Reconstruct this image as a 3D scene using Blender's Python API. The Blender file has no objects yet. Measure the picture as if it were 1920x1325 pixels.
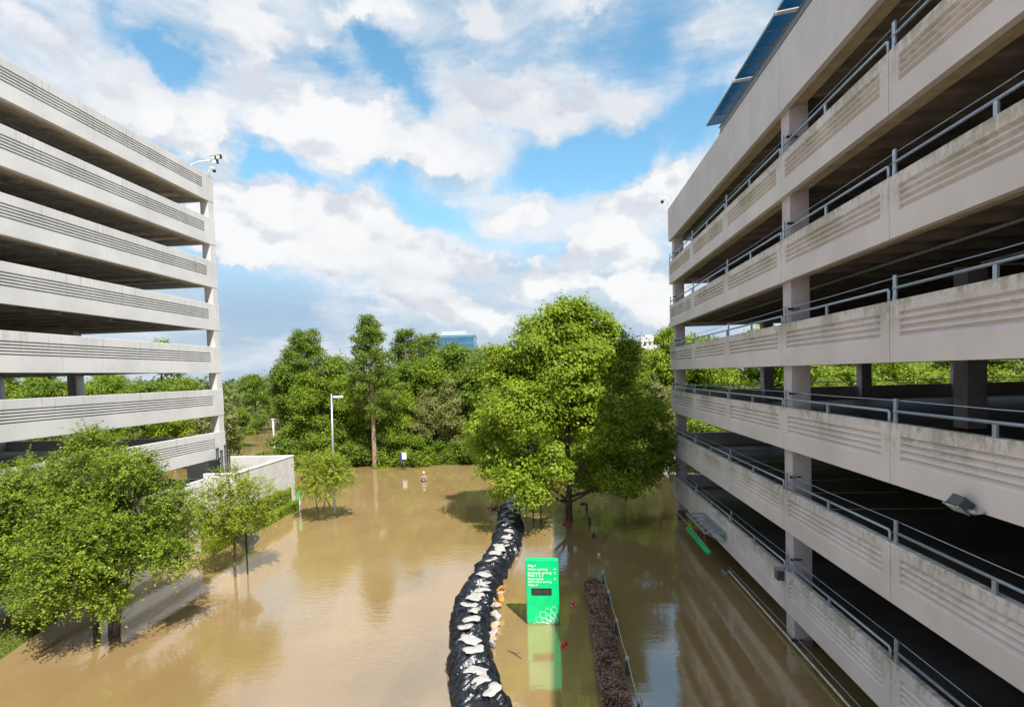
import bpy, bmesh, math, random
import numpy as np
from mathutils import Vector, Matrix

# ------------------------------------------------------------------ camera, sky, sun, exposure
S = bpy.context.scene
COL = S.collection
H = 10.35
YAW, PITCH, ROLL, FPX, CYP = .0808, -.0364, -.0297, 995.26, 738.6
cam_d = bpy.data.cameras.new('camera')
cam = bpy.data.objects.new('camera', cam_d)
COL.objects.link(cam)
_f = Vector((-math.sin(YAW)*math.cos(PITCH), math.cos(YAW)*math.cos(PITCH), math.sin(PITCH)))
_r = Vector((math.cos(YAW), math.sin(YAW), 0))
_u = _r.cross(_f)
_R = math.cos(ROLL)*_r + math.sin(ROLL)*_u
_U = -math.sin(ROLL)*_r + math.cos(ROLL)*_u
cam.matrix_world = Matrix(((_R.x, _U.x, -_f.x, 0), (_R.y, _U.y, -_f.y, 0), (_R.z, _U.z, -_f.z, H), (0, 0, 0, 1)))
cam_d.sensor_width = 36
cam_d.lens = 36*FPX/1920
cam_d.shift_y = (CYP-662.5)/1920
cam_d.clip_start = .1
cam_d.clip_end = 5000
S.camera = cam
S.view_settings.view_transform = 'Standard'
S.view_settings.look = 'None'
S.view_settings.gamma = 1
S.view_settings.exposure = 1.14
S.view_settings.use_curve_mapping = False
S.render.resolution_x, S.render.resolution_y = 1024, 706
S.cycles.max_bounces = 8
S.cycles.diffuse_bounces = 4
S.cycles.transmission_bounces = 4

SUN = Vector((.385, -.66, 1)).normalized()
EL = math.asin(SUN.z)
ROT = math.atan2(SUN.x, SUN.y)
sd = bpy.data.lights.new('sun', 'SUN')
sd.energy = 3.75
sd.angle = math.radians(.5)
sd.color = (1, .95, .86)
so = bpy.data.objects.new('sun', sd)
COL.objects.link(so)
so.rotation_euler = SUN.to_track_quat('Z', 'Y').to_euler()
so.location = (20, -30, 60)


class NT:
    """small helper for wiring node trees"""
    def __init__(s, tree):
        s.t = tree
        s.n = tree.nodes
        s.l = tree.links

    def add(s, typ, inputs=None, **kw):
        n = s.n.new(typ)
        for k, v in kw.items():
            setattr(n, k, v)
        if inputs:
            for k, v in inputs.items():
                if hasattr(v, 'is_output'):
                    s.l.new(v, n.inputs[k])
                else:
                    n.inputs[k].default_value = v
        return n

    def m(s, op, a, b=0.0, c=0.0, clamp=False):
        return s.add('ShaderNodeMath', {0: a, 1: b, 2: c}, operation=op, use_clamp=clamp).outputs[0]

    def vm(s, op, a, b=(0, 0, 0), out=0):
        return s.add('ShaderNodeVectorMath', {0: a, 1: b}, operation=op).outputs[out]

    def mr(s, v, a, b, c=0.0, d=1.0, smooth=True):
        return s.add('ShaderNodeMapRange', {0: v, 1: a, 2: b, 3: c, 4: d},
                     interpolation_type='SMOOTHSTEP' if smooth else 'LINEAR').outputs[0]

    def mix(s, fac, a, b):
        n = s.add('ShaderNodeMix', data_type='RGBA')
        for i, v in ((0, fac), (6, a), (7, b)):
            if hasattr(v, 'is_output'):
                s.l.new(v, n.inputs[i])
            else:
                n.inputs[i].default_value = v if i == 0 else (tuple(v) + (1,))[:4]
        return n.outputs[2]

    def noise(s, vec, scale, detail=4, rough=.5, dist=0.0):
        i = {'Scale': scale, 'Detail': detail, 'Roughness': rough, 'Distortion': dist}
        if vec is not None:
            i['Vector'] = vec
        return s.add('ShaderNodeTexNoise', i).outputs[0]


# clouds and blue gaps: azimuth, elevation, half widths in degrees, weight
CL = [
(-18.0,31.2,2.0,1.0,-0.5),(-16.3,29.4,2.4,1.4,-0.5),(-13.7,27.0,2.7,1.3,-0.5),(-21.5,29.5,1.8,0.6,-0.3),(-36.4,27.4,2.6,1.0,-0.5),(-40.0,28.8,1.1,1.0,-0.25),(-34.4,26.3,1.9,0.8,-0.35),(-30.3,21.4,2.4,1.9,-0.5),(-27.4,20.2,3.1,1.3,-0.5),(-23.6,19.5,2.6,0.8,-0.3),(-17.3,19.3,3.6,1.8,-0.45),(-14.5,16.9,3.3,1.7,-0.45),(-10.9,15.5,3.4,2.0,-0.5),(-7.6,13.9,2.8,1.3,-0.4),(-5.4,18.0,2.0,3.0,-0.35),(-6.1,23.8,3.4,0.7,-0.35),(1.6,21.6,6.3,1.8,-0.5),(0.7,19.5,5.8,1.2,-0.4),(6.3,19.6,3.2,1.7,-0.35),(14.2,23.0,2.5,2.6,-0.4),(9.4,21.2,3.2,1.9,-0.35),(-30.2,10.0,5.8,1.2,-0.5),(-26.1,8.4,6.2,1.1,-0.4),(-30.5,6.0,4.3,2.5,-0.45),(-24.2,5.5,4.7,1.6,-0.35),(1.6,16.4,1.7,2.5,-0.25),(9.7,31.1,6.6,2.3,-0.22),(9.1,27.5,5.7,2.5,-0.3),(16.2,24.3,2.4,2.9,-0.35),(-1.9,13.7,3.4,1.3,-0.4),(-18.9,7.4,2.7,1.4,-0.2),(-24.7,25.9,7.8,2.2,0.35),(-20.8,22.8,4.0,2.0,0.4),(-10.3,22.8,5.4,1.7,0.45),(-7.3,20.5,4.0,1.3,0.4),(-6.0,26.5,7.6,2.1,0.35),(3.7,25.6,5.7,2.0,0.4),(-26.4,15.1,6.6,3.5,0.65),(-20.1,15.3,6.0,3.3,0.65),(-15.2,13.1,5.3,2.0,0.6),(-8.5,11.5,3.7,1.0,0.45),(-31.3,13.8,2.8,3.7,0.45),(-2.7,16.1,4.8,2.1,0.6),(7.5,15.5,2.5,2.2,0.55),(5.5,13.1,4.1,1.8,0.5),(11.5,18.5,2.6,1.9,0.5),(-14.2,8.6,3.5,2.0,0.5),(3.3,9.2,7.1,1.5,0.35),(10.0,8.0,3.2,2.1,0.35),(-7.8,6.1,4.0,1.2,0.3),(-32.7,21.9,2.2,2.5,0.45),(-38.6,23.1,4.9,2.3,0.35),(-6.8,33.4,3.9,1.6,0.3),(-27.9,30.9,9.0,1.8,0.12),(-45.5,24.3,5.2,2.7,0.12),(17.1,30.3,3.8,1.9,0.25),(-17.8,33.3,11.0,1.1,0.1)]


def make_world():
    w = bpy.data.worlds.new('World')
    S.world = w
    w.use_nodes = True
    t = NT(w.node_tree)
    t.n.clear()
    g = t.add('ShaderNodeTexCoord').outputs['Generated']
    d = t.vm('NORMALIZE', g)
    xyz = t.add('ShaderNodeSeparateXYZ', {0: d}).outputs
    az = t.m('MULTIPLY', t.m('ARCTAN2', xyz[0], xyz[1]), 57.2958)
    el = t.m('MULTIPLY', t.m('ARCSINE', xyz[2]), 57.2958)
    # edge wobble, so that no cloud outline is an ellipse
    w1 = t.add('ShaderNodeTexNoise', {'Vector': d, 'Scale': 11.0, 'Detail': 9.0, 'Roughness': .6}).outputs[1]
    wob = t.vm('MULTIPLY', t.vm('SUBTRACT', w1, (.5, .5, .5)), (8.5, 6, 0))
    uv = t.vm('ADD', t.add('ShaderNodeCombineXYZ', {0: az, 1: el}).outputs[0], wob)
    acc = None
    for a, e, ra, re, wt in CL:
        v = t.vm('MULTIPLY', t.vm('SUBTRACT', uv, (a, e, 0)), (1/(ra*1.3), 1/(re*1.3), 0))
        ln = t.vm('LENGTH', v, out=1)
        k = t.mr(ln, .1, 1.35, wt*1.05, 0)
        acc = k if acc is None else t.m('ADD', acc, k)
    acc = t.m('MINIMUM', t.m('MAXIMUM', acc, -.45), .5)
    st = t.vm('MULTIPLY', d, (1, 1, 1.5))
    n1 = t.noise(st, 8.0, 12, .56, .1)
    off = t.vm('ADD', st, (.008, -.014, .034))
    n2 = t.noise(off, 8.0, 12, .56, .1)
    soft = t.noise(t.vm('MULTIPLY', d, (1, 1, 2.8)), 2.3, 9, .64, .5)
    dens = t.m('ADD', t.m('MULTIPLY', t.m('SUBTRACT', n1, .5), 1.55), t.m('ADD', .49, acc))
    mask = t.mr(dens, .57, .74)
    veil = t.m('MULTIPLY', t.mr(t.m('ADD', t.m('MULTIPLY', soft, 1.4), t.m('MULTIPLY', acc, .9)), .30, .85), .92)
    l1 = t.noise(st, 5.6, 5, .5, .1)
    l2 = t.noise(t.vm('ADD', st, (.010, -.016, .045)), 5.6, 5, .5, .1)
    lit = t.m('ADD', .55, t.m('ADD', t.m('MULTIPLY', t.m('SUBTRACT', l1, l2), 3.6), t.m('MULTIPLY', t.m('SUBTRACT', n1, n2), 1.6)), clamp=True)
    thick = t.mr(dens, .7, 1.15)
    grey = t.mr(t.noise(st, 2.6, 6, .6), .38, .66)
    b = t.m('MULTIPLY', t.mr(lit, .1, .6, .25, 1.0), t.m('SUBTRACT', 1, t.m('MULTIPLY', grey, .50)))
    b = t.m('ADD', b, t.m('MULTIPLY', thick, .22), clamp=True)
    ccol = t.mix(b, (.62, .67, .77), (.97, .98, .99))
    vcol = t.mix(t.mr(soft, .35, .62), (.50, .63, .76), (.84, .87, .92))
    sky = t.add('ShaderNodeTexSky', sky_type='NISHITA', sun_disc=False)
    sky.sun_elevation = EL
    sky.sun_rotation = ROT
    sky.air_density, sky.dust_density, sky.ozone_density = 1.2, .3, 3.0
    skc = t.add('ShaderNodeHueSaturation', {'Hue': .480, 'Saturation': 1.12, 'Value': .98, 'Color': sky.outputs[0]}).outputs[0]
    # everything is scaled so that one Background of strength 0.1 carries sky and clouds
    ccol = t.vm('SCALE', ccol); t.n[-1].inputs['Scale'].default_value = 4.45
    vcol = t.vm('SCALE', vcol); t.n[-1].inputs['Scale'].default_value = 4.6
    base = t.mix(t.mr(el, 6, 18, .92, 0), skc, (1.65, 2.25, 3.05))
    base = t.mix(veil, base, vcol)
    full = t.mix(mask, base, ccol)
    full = t.mix(t.mr(el, -1, 6, .30, 0), full, (2.2, 2.75, 3.4))
    bg = t.add('ShaderNodeBackground', {0: full, 1: .1})
    o = t.add('ShaderNodeOutputWorld', {0: bg.outputs[0]})
    w.cycles.sampling_method = 'MANUAL'
    w.cycles.sample_map_resolution = 512


make_world()

# ------------------------------------------------------------------ materials
MATS = {}


def mat(name, col, rough=.6, metal=0.0, var=.0, vscale=3.0, bump=.0, bscale=30.0, spec=.5, build=None, ior=1.45):
    if name in MATS:
        return MATS[name]
    m = bpy.data.materials.new(name)
    m.use_nodes = True
    t = NT(m.node_tree)
    p = t.n['Principled BSDF']
    p.inputs['Roughness'].default_value = rough
    p.inputs['Metallic'].default_value = metal
    p.inputs['IOR'].default_value = ior
    p.inputs['Specular IOR Level'].default_value = spec
    p.inputs['Base Color'].default_value = (*col, 1)
    pos = t.add('ShaderNodeNewGeometry').outputs['Position']
    if var:
        n = t.noise(pos, vscale, 6, .6)
        k = t.mr(n, .3, .7, 1-var, 1+var, False)
        c = t.vm('SCALE', col)
        t.l.new(k, t.n[-1].inputs['Scale'])
        t.l.new(c, p.inputs['Base Color'])
    if bump:
        n = t.noise(pos, bscale, 6, .6)
        bn = t.add('ShaderNodeBump', {'Strength': bump, 'Distance': .02, 'Height': n})
        t.l.new(bn.outputs[0], p.inputs['Normal'])
    if build:
        build(t, p, pos)
    MATS[name] = m
    return m


def _facade(col, moss, streak):
    def b(t, p, pos):
        oc = t.add('ShaderNodeTexCoord').outputs['Object']
        z = t.add('ShaderNodeSeparateXYZ', {0: oc}).outputs[2]
        big = t.noise(pos, .45, 4, .55)
        c = t.mix(t.mr(big, .3, .7), tuple(x*.90 for x in col), tuple(x*1.06 for x in col))
        fine = t.noise(pos, 60, 3, .6)
        c = t.mix(t.m('MULTIPLY', t.mr(fine, .35, .65), .10), c, tuple(x*.7 for x in col))
        ys = t.noise(t.vm('MULTIPLY', pos, (1, 9, .35)), 1.0, 6, .65)      # vertical runs
        st = t.m('MULTIPLY', t.mr(ys, .52, .74), t.mr(z, .1, 1.5, .15, 1))
        c = t.mix(t.m('MULTIPLY', st, streak), c, (.17, .155, .12))
        if moss:
            mb = t.noise(pos, .55, 5, .6)
            mf = t.noise(t.vm('MULTIPLY', pos, (2, 3.2, 1.7)), 2.0, 8, .68)
            top = t.mr(z, .45, 1.45)
            k = t.m('MULTIPLY', t.mr(t.m('ADD', mf, t.m('MULTIPLY', t.m('SUBTRACT', mb, .5), 1.1)), .42, .70), top)
            c = t.mix(t.m('MULTIPLY', k, moss), c, (.20, .205, .075))
            edge = t.m('MULTIPLY', t.mr(z, 1.36, 1.53), t.mr(mf, .4, .6))
            c = t.mix(t.m('MULTIPLY', edge, .25), c, (.14, .14, .09))
        wz = t.add('ShaderNodeSeparateXYZ', {0: pos}).outputs[2]
        wz = t.m('ADD', wz, t.m('MULTIPLY', t.m('SUBTRACT', big, .5), .25))
        c = t.mix(t.mr(wz, .12, .42, .75, 0), c, (.13, .10, .055))
        t.l.new(c, p.inputs['Base Color'])
        bn = t.add('ShaderNodeBump', {'Strength': .25, 'Distance': .004, 'Height': fine})
        t.l.new(bn.outputs[0], p.inputs['Normal'])
    return b


M_RPANEL = mat('stained_pink_grey_precast', (.50, .455, .45), .85, spec=.25, build=_facade((.69, .63, .615), .48, .20))
M_RTOP = mat('smooth_pink_grey_precast', (.50, .46, .46), .85, spec=.25, build=_facade((.63, .58, .58), .0, .22))
M_LPANEL = mat('pale_precast', (.50, .49, .48), .85, spec=.25, build=_facade((.58, .57, .565), .0, .5))
def _wet(col):
    def b(t, p, pos):
        n = t.noise(pos, 1.6, 6, .6)
        c = t.mix(t.mr(n, .3, .7), tuple(v*.86 for v in col), tuple(v*1.08 for v in col))
        z = t.m('ADD', t.add('ShaderNodeSeparateXYZ', {0: pos}).outputs[2], t.m('MULTIPLY', t.m('SUBTRACT', n, .5), .3))
        c = t.mix(t.mr(z, .14, .42, .8, 0), c, (.12, .09, .05))
        t.l.new(c, p.inputs['Base Color'])
        f = t.noise(pos, 30, 5, .6)
        bn = t.add('ShaderNodeBump', {'Strength': .2, 'Distance': .02, 'Height': f})
        t.l.new(bn.outputs[0], p.inputs['Normal'])
    return b


M_RCOL = mat('mauve_column_concrete', (.54, .485, .51), .85, spec=.25, build=_wet((.54, .485, .51)))
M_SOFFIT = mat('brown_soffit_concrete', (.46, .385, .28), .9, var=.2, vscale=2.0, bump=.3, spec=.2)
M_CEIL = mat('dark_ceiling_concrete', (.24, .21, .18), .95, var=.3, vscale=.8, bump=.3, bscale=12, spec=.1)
M_DECKL = mat('bare_concrete_deck', (.34, .32, .30), .8, var=.2, vscale=.5)
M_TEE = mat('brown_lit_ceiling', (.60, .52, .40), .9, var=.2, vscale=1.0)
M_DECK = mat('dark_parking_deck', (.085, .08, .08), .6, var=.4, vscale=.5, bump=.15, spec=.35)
M_GALV = mat('galvanised_blue_grey_steel', (.38, .44, .52), .42, .55, var=.15, vscale=8, spec=.5)
M_STEEL = mat('painted_grey_steel', (.30, .32, .35), .5, .3, var=.12)
M_WHITEP = mat('white_paint', (.72, .72, .70), .55, var=.1)
M_BLACK = mat('black_rubber', (.02, .02, .022), .5)
M_DARKM = mat('dark_bronze_metal', (.07, .075, .08), .45, .5, var=.2)
M_PV = mat('deep_blue_solar_underside', (.006, .14, .33), .35, var=.25, vscale=1.2, spec=.5)
def _green(t, p, pos):
    z = t.add('ShaderNodeSeparateXYZ', {0: pos}).outputs[2]
    n = t.noise(pos, 3.0, 6, .65)
    zz = t.m('ADD', z, t.m('MULTIPLY', t.m('SUBTRACT', n, .5), .25))
    c = t.mix(t.mr(n, .35, .7), (.0, .56, .18), (.0, .46, .16))
    c = t.mix(t.mr(zz, .04, .16, .75, 0), c, (.14, .14, .06))
    t.l.new(c, p.inputs['Base Color'])


def _pv(t, p, pos):
    tl = t.add('ShaderNodeBsdfTranslucent', {'Color': (.02, .26, .42, 1)})
    mx = t.add('ShaderNodeMixShader', {0: .4, 1: p.outputs[0], 2: tl.outputs[0]})
    t.l.new(mx.outputs[0], [n for n in t.n if n.type == 'OUTPUT_MATERIAL'][0].inputs[0])


M_PV = mat('blue_glass_solar_cells', (.006, .14, .33), .3, build=_pv)
M_GREEN = mat('bright_green_sign_paint', (.0, .56, .18), .38, spec=.4, build=_green)
M_SLOT = mat('dark_display_slot', (.025, .04, .04), .25, var=.3, vscale=6)
M_LETTER = mat('white_lettering', (.85, .9, .86), .5)
M_LAMPLENS = mat('frosted_lamp_lens', (.6, .66, .62), .15, var=.1)
M_YELLOW = mat('yellow_paint', (.75, .55, .04), .5)


def _bark(t, p, pos):
    n = t.noise(t.vm('MULTIPLY', pos, (6, 6, 1.2)), 3, 6, .65)
    c = t.mix(t.mr(n, .35, .65), (.045, .035, .028), (.17, .13, .10))
    t.l.new(c, p.inputs['Base Color'])
    bn = t.add('ShaderNodeBump', {'Strength': .8, 'Distance': .03, 'Height': n})
    t.l.new(bn.outputs[0], p.inputs['Normal'])


M_BARK = mat('rough_bark', (.1, .08, .06), .9, spec=.2, build=_bark)
M_PINEBARK = mat('pale_pine_bark', (.27, .19, .14), .9, var=.35, vscale=3, bump=.6, bscale=8, spec=.2)


def leafmat(name, c1, c2, tr=.45, patch=None):
    if name in MATS:
        return MATS[name]
    m = bpy.data.materials.new(name)
    m.use_nodes = True
    t = NT(m.node_tree)
    t.n.clear()
    geo = t.add('ShaderNodeNewGeometry')
    rnd = geo.outputs['Random Per Island']
    pos = geo.outputs['Position']
    big = t.noise(pos, .8, 3, .5)
    k = t.m('ADD', t.m('MULTIPLY', rnd, .6), t.m('MULTIPLY', t.mr(big, .35, .65), .4))
    c = t.mix(k, c1, c2)
    if patch:
        c = t.mix(t.m('MULTIPLY', t.mr(rnd, .93, .95), .9), c, patch)
    tc = t.mix(.5, c, tuple(min(1, v*1.45) for v in c2))
    df = t.add('ShaderNodeBsdfPrincipled', {'Base Color': c, 'Roughness': .5, 'Specular IOR Level': .22})
    tl = t.add('ShaderNodeBsdfTranslucent', {'Color': tc})
    mx = t.add('ShaderNodeMixShader', {0: tr, 1: df.outputs[0], 2: tl.outputs[0]})
    t.add('ShaderNodeOutputMaterial', {0: mx.outputs[0]})
    MATS[name] = m
    return m


L_BIG = leafmat('yellow_green_broad_leaves', (.09, .18, .016), (.35, .43, .036), .44)
L_ELM = leafmat('fresh_small_leaves', (.05, .105, .012), (.29, .38, .035), .36)
L_YOUNG = leafmat('lime_young_leaves', (.13, .21, .02), (.38, .44, .05), .40, (.4, .25, .03))
L_PINE = leafmat('pine_needles', (.06, .115, .014), (.22, .30, .035), .34)
L_DARK = leafmat('deep_green_leaves', (.065, .125, .016), (.21, .29, .032), .40)
L_MID = leafmat('mid_green_leaves', (.08, .15, .014), (.26, .34, .03), .42)
L_LIME = leafmat('sunny_lime_leaves', (.09, .17, .012), (.30, .38, .03), .38)
L_OLIVE = leafmat('dusty_olive_leaves', (.13, .16, .045), (.30, .31, .10), .38)
L_HEDGE = leafmat('clipped_hedge_leaves', (.05, .12, .015), (.15, .26, .03), .35)
L_BROWN = leafmat('dead_purple_brown_leaves', (.10, .060, .045), (.46, .30, .225), .12)
L_GRASS = leafmat('lawn_blades', (.10, .16, .02), (.22, .28, .05), .3)


# ------------------------------------------------------------------ mesh helpers
class MB:
    def __init__(s):
        s.v = []
        s.f = []

    def box(s, x0, x1, y0, y1, z0, z1):
        b = len(s.v)
        s.v += [(x0, y0, z0), (x1, y0, z0), (x1, y1, z0), (x0, y1, z0), (x0, y0, z1), (x1, y0, z1), (x1, y1, z1), (x0, y1, z1)]
        s.f += [tuple(b+i for i in q) for q in ((3, 2, 1, 0), (4, 5, 6, 7), (0, 1, 5, 4), (1, 2, 6, 5), (2, 3, 7, 6), (3, 0, 4, 7))]
        return s

    def obox(s, c, ax, ay, az):
        """box with centre c and half-axis vectors"""
        c, ax, ay, az = map(Vector, (c, ax, ay, az))
        b = len(s.v)
        for k in (-1, 1):
            for i, j in ((-1, -1), (1, -1), (1, 1), (-1, 1)):
                s.v.append(tuple(c+ax*i+ay*j+az*k))
        s.f += [tuple(b+i for i in q) for q in ((3, 2, 1, 0), (4, 5, 6, 7), (0, 1, 5, 4), (1, 2, 6, 5), (2, 3, 7, 6), (3, 0, 4, 7))]
        return s

    def tube(s, pts, rad, n=8, cap=True):
        pts = [Vector(p) for p in pts]
        if not hasattr(rad, '__len__'):
            rad = [rad]*len(pts)
        b = len(s.v)
        prev = None
        for i, p in enumerate(pts):
            d = (pts[min(i+1, len(pts)-1)]-pts[max(i-1, 0)])
            d = d.normalized() if d.length > 1e-9 else Vector((0, 0, 1))
            if prev is None:
                a = d.orthogonal().normalized()
            else:
                a = prev-d*prev.dot(d)
                a = a.normalized() if a.length > 1e-6 else d.orthogonal().normalized()
            prev = a
            c = d.cross(a)
            for k in range(n):
                th = 2*math.pi*k/n
                s.v.append(tuple(p+(a*math.cos(th)+c*math.sin(th))*rad[i]))
        for i in range(len(pts)-1):
            for k in range(n):
                k2 = (k+1) % n
                s.f.append((b+i*n+k, b+i*n+k2, b+(i+1)*n+k2, b+(i+1)*n+k))
        if cap:
            s.f.append(tuple(b+k for k in range(n-1, -1, -1)))
            e = b+(len(pts)-1)*n
            s.f.append(tuple(e+k for k in range(n)))
        return s

    def lathe(s, prof, c=(0, 0, 0), n=16):
        b = len(s.v)
        for r, z in prof:
            for k in range(n):
                th = 2*math.pi*k/n
                s.v.append((c[0]+r*math.cos(th), c[1]+r*math.sin(th), c[2]+z))
        for i in range(len(prof)-1):
            for k in range(n):
                k2 = (k+1) % n
                s.f.append((b+i*n+k, b+i*n+k2, b+(i+1)*n+k2, b+(i+1)*n+k))
        s.f.append(tuple(b+k for k in range(n-1, -1, -1)))
        e = b+(len(prof)-1)*n
        s.f.append(tuple(e+k for k in range(n)))
        return s

    def mesh(s, name, m=None, smooth=False):
        me = bpy.data.meshes.new(name)
        me.from_pydata(s.v, [], s.f)
        if m:
            me.materials.append(m)
        if smooth:
            me.polygons.foreach_set('use_smooth', [True]*len(me.polygons))
        me.update()
        return me


def tagp(o, label=None, cat=None, group=None, kind=None):
    for k, v in (('label', label), ('category', cat), ('group', group), ('kind', kind)):
        if v:
            o[k] = v
    return o


def link(name, me, parent=None, loc=(0, 0, 0), rot=(0, 0, 0)):
    o = bpy.data.objects.new(name, me)
    COL.objects.link(o)
    o.location = loc
    o.rotation_euler = rot
    if parent:
        o.parent = parent
    return o


def part(name, mb, m, parent=None, loc=(0, 0, 0), rot=(0, 0, 0), smooth=False):
    return link(name, mb.mesh(name, m, smooth), parent, loc, rot)


def thing(name, label, cat, loc=(0, 0, 0), rz=0, group=None):
    o = link(name, None, None, loc, (0, 0, rz))
    o.empty_display_size = .3
    return tagp(o, label, cat, group)


def copy_tree(o, parent=None):
    c = o.copy()
    COL.objects.link(c)
    c.parent = parent
    for ch in list(o.children):
        copy_tree(ch, c)
    return c


def bevelled(o, w=.02, seg=2):
    b = o.modifiers.new('bevel', 'BEVEL')
    b.width = w
    b.segments = seg
    b.limit_method = 'ANGLE'
    return o


def quads_mesh(name, V, m):
    """V: (n,4,3) array of loose quads"""
    n = V.shape[0]
    me = bpy.data.meshes.new(name)
    me.vertices.add(n*4)
    me.vertices.foreach_set('co', V.reshape(-1).astype(np.float32))
    me.loops.add(n*4)
    me.loops.foreach_set('vertex_index', np.arange(n*4, dtype=np.int32))
    me.polygons.add(n)
    me.polygons.foreach_set('loop_start', np.arange(0, n*4, 4, dtype=np.int32))
    me.materials.append(m)
    me.update(calc_edges=True)
    return me


def leaf_quads(P, D, size, rng, flat=.5, wid=.6):
    """leaf rhombi at P, facing roughly D"""
    n = len(P)
    N = D+rng.normal(0, flat, (n, 3))
    N /= np.linalg.norm(N, axis=1)[:, None]+1e-9
    A = rng.normal(0, 1, (n, 3))
    A -= (A*N).sum(1)[:, None]*N
    A /= np.linalg.norm(A, axis=1)[:, None]+1e-9
    B = np.cross(N, A)
    s = size*rng.uniform(.6, 1.25, n)[:, None]
    return np.stack([P-A*s*.5, P+B*s*.5*wid-N*s*.08, P+A*s*.5, P-B*s*.5*wid-N*s*.08], 1)


def break_up(lobes, seed, k=5, f=.52, keep=.55):
    """each lobe becomes a core and several smaller boughs round it"""
    r_ = np.random.default_rng(seed)
    out = []
    for l in lobes:
        rz = l[4] if len(l) > 4 else l[3]
        out.append((l[0], l[1], l[2], l[3]*keep, rz*keep))
        for _ in range(k):
            d = r_.normal(0, 1, 3)
            d /= np.linalg.norm(d)
            q = r_.uniform(.55, .78)
            out.append((l[0]+d[0]*l[3]*q, l[1]+d[1]*l[3]*q, l[2]+d[2]*rz*q, l[3]*f*r_.uniform(.7, 1.1), rz*f*r_.uniform(.45, .7)))
    return out


def crown_points(lobes, n, rng, clump=.34, per=60, shell=.45, flat=1.0):
    """clumpy points through ellipsoidal lobes (x,y,z,r[,rz])"""
    P, D = [], []
    vol = np.array([l[3]**2 for l in lobes])
    vol = vol/vol.sum()
    for l, w in zip(lobes, vol):
        c = np.array(l[:3])
        r = np.array([l[3], l[3], (l[4] if len(l) > 4 else l[3])])*flat
        k = max(3, int(n*w/per))
        d = rng.normal(0, 1, (k, 3))
        d /= np.linalg.norm(d, axis=1)[:, None]
        d[:, 2] = np.where(rng.random(k) < .25, np.abs(d[:, 2]), d[:, 2])
        rad = rng.uniform(shell, 1.02, (k, 1))**.7
        cc = c+d*r*rad
        q = rng.normal(0, 1, (k, per, 3))
        q *= (clump*rng.uniform(.6, 1.3, (k, 1, 1)))
        q[:, :, 2] *= .62
        # clumps droop outwards a little
        q[:, :, 2] -= .25*np.linalg.norm(q[:, :, :2], axis=2)
        pts = cc[:, None, :]+q
        dd = d[:, None, :]*.7+np.array([0, 0, .55])+q*.5/clump*.4
        P.append(pts.reshape(-1, 3))
        D.append(dd.reshape(-1, 3))
    return np.concatenate(P), np.concatenate(D)


def bend(a, b, rng, sag=.12, n=6):
    a, b = Vector(a), Vector(b)
    L = (b-a).length
    o = Vector(rng.normal(0, 1, 3))*L*.06
    o.z += L*sag
    return [a.lerp(b, i/n)+o*math.sin(math.pi*i/n) for i in range(n+1)]


def limbs(mb, trunk, lobes, rng, r0, frac=.45, rend=.02, tw=3):
    """limbs from points on the trunk line to each lobe, with side branches"""
    T = [Vector(p) for p in trunk]
    for l in lobes:
        c = Vector(l[:3])
        # leave the trunk below the lobe
        best = None
        for i in range(len(T)-1):
            for s in range(6):
                p = T[i].lerp(T[i+1], s/6)
                dz = c.z-p.z
                sc = (c-p).length+max(0, .35*(c-p).to_2d().length-dz)*3
                if best is None or sc < best[0]:
                    best = (sc, p)
        p = best[1]
        L = (c-p).length
        r = min(r0*frac, .03+L*.016)
        path = bend(p, c, rng)
        mb.tube(path, [r*(1-i/6)+rend*i/6 for i in range(7)], 6, False)
        for _ in range(tw):
            i = int(rng.integers(2, 6))
            d = Vector(rng.normal(0, 1, 3))
            d.z = abs(d.z)*.6
            e = c+d.normalized()*l[3]*.75
            mb.tube(bend(path[i], e, rng, .05, 4), [r*.4, r*.33, r*.25, r*.18, r*.08], 5, False)


def tree(name, label, cat, base, trunk, r0, lobes, n, lsize, lm, bm, seed, group=None, clump=.34, per=60, tw=3, shell=.45, wid=.6, flat=.5, split=0):
    """coordinates are relative to base"""
    rng = np.random.default_rng(seed)
    t = thing(name, label, cat, base, 0, group)
    mb = MB()
    k = len(trunk)
    mb.tube(trunk, [r0*(1.25 if i == 0 else 1-.75*i/(k-1)) for i in range(k)], 12, False)
    limbs(mb, trunk, lobes, rng, r0, tw=tw)
    part('trunk', mb, bm, t, smooth=True)
    if split:
        lobes = break_up(lobes, seed, split, .50, .72)
    P, D = crown_points(lobes, n, rng, clump, per, shell)
    V = leaf_quads(P, D, lsize, rng, flat, wid)
    link('crown', quads_mesh('crown', V, lm), t)
    return t


def rel(base, lobes):
    return [(l[0]-base[0], l[1]-base[1], l[2]-base[2])+tuple(l[3:]) for l in lobes]


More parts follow.
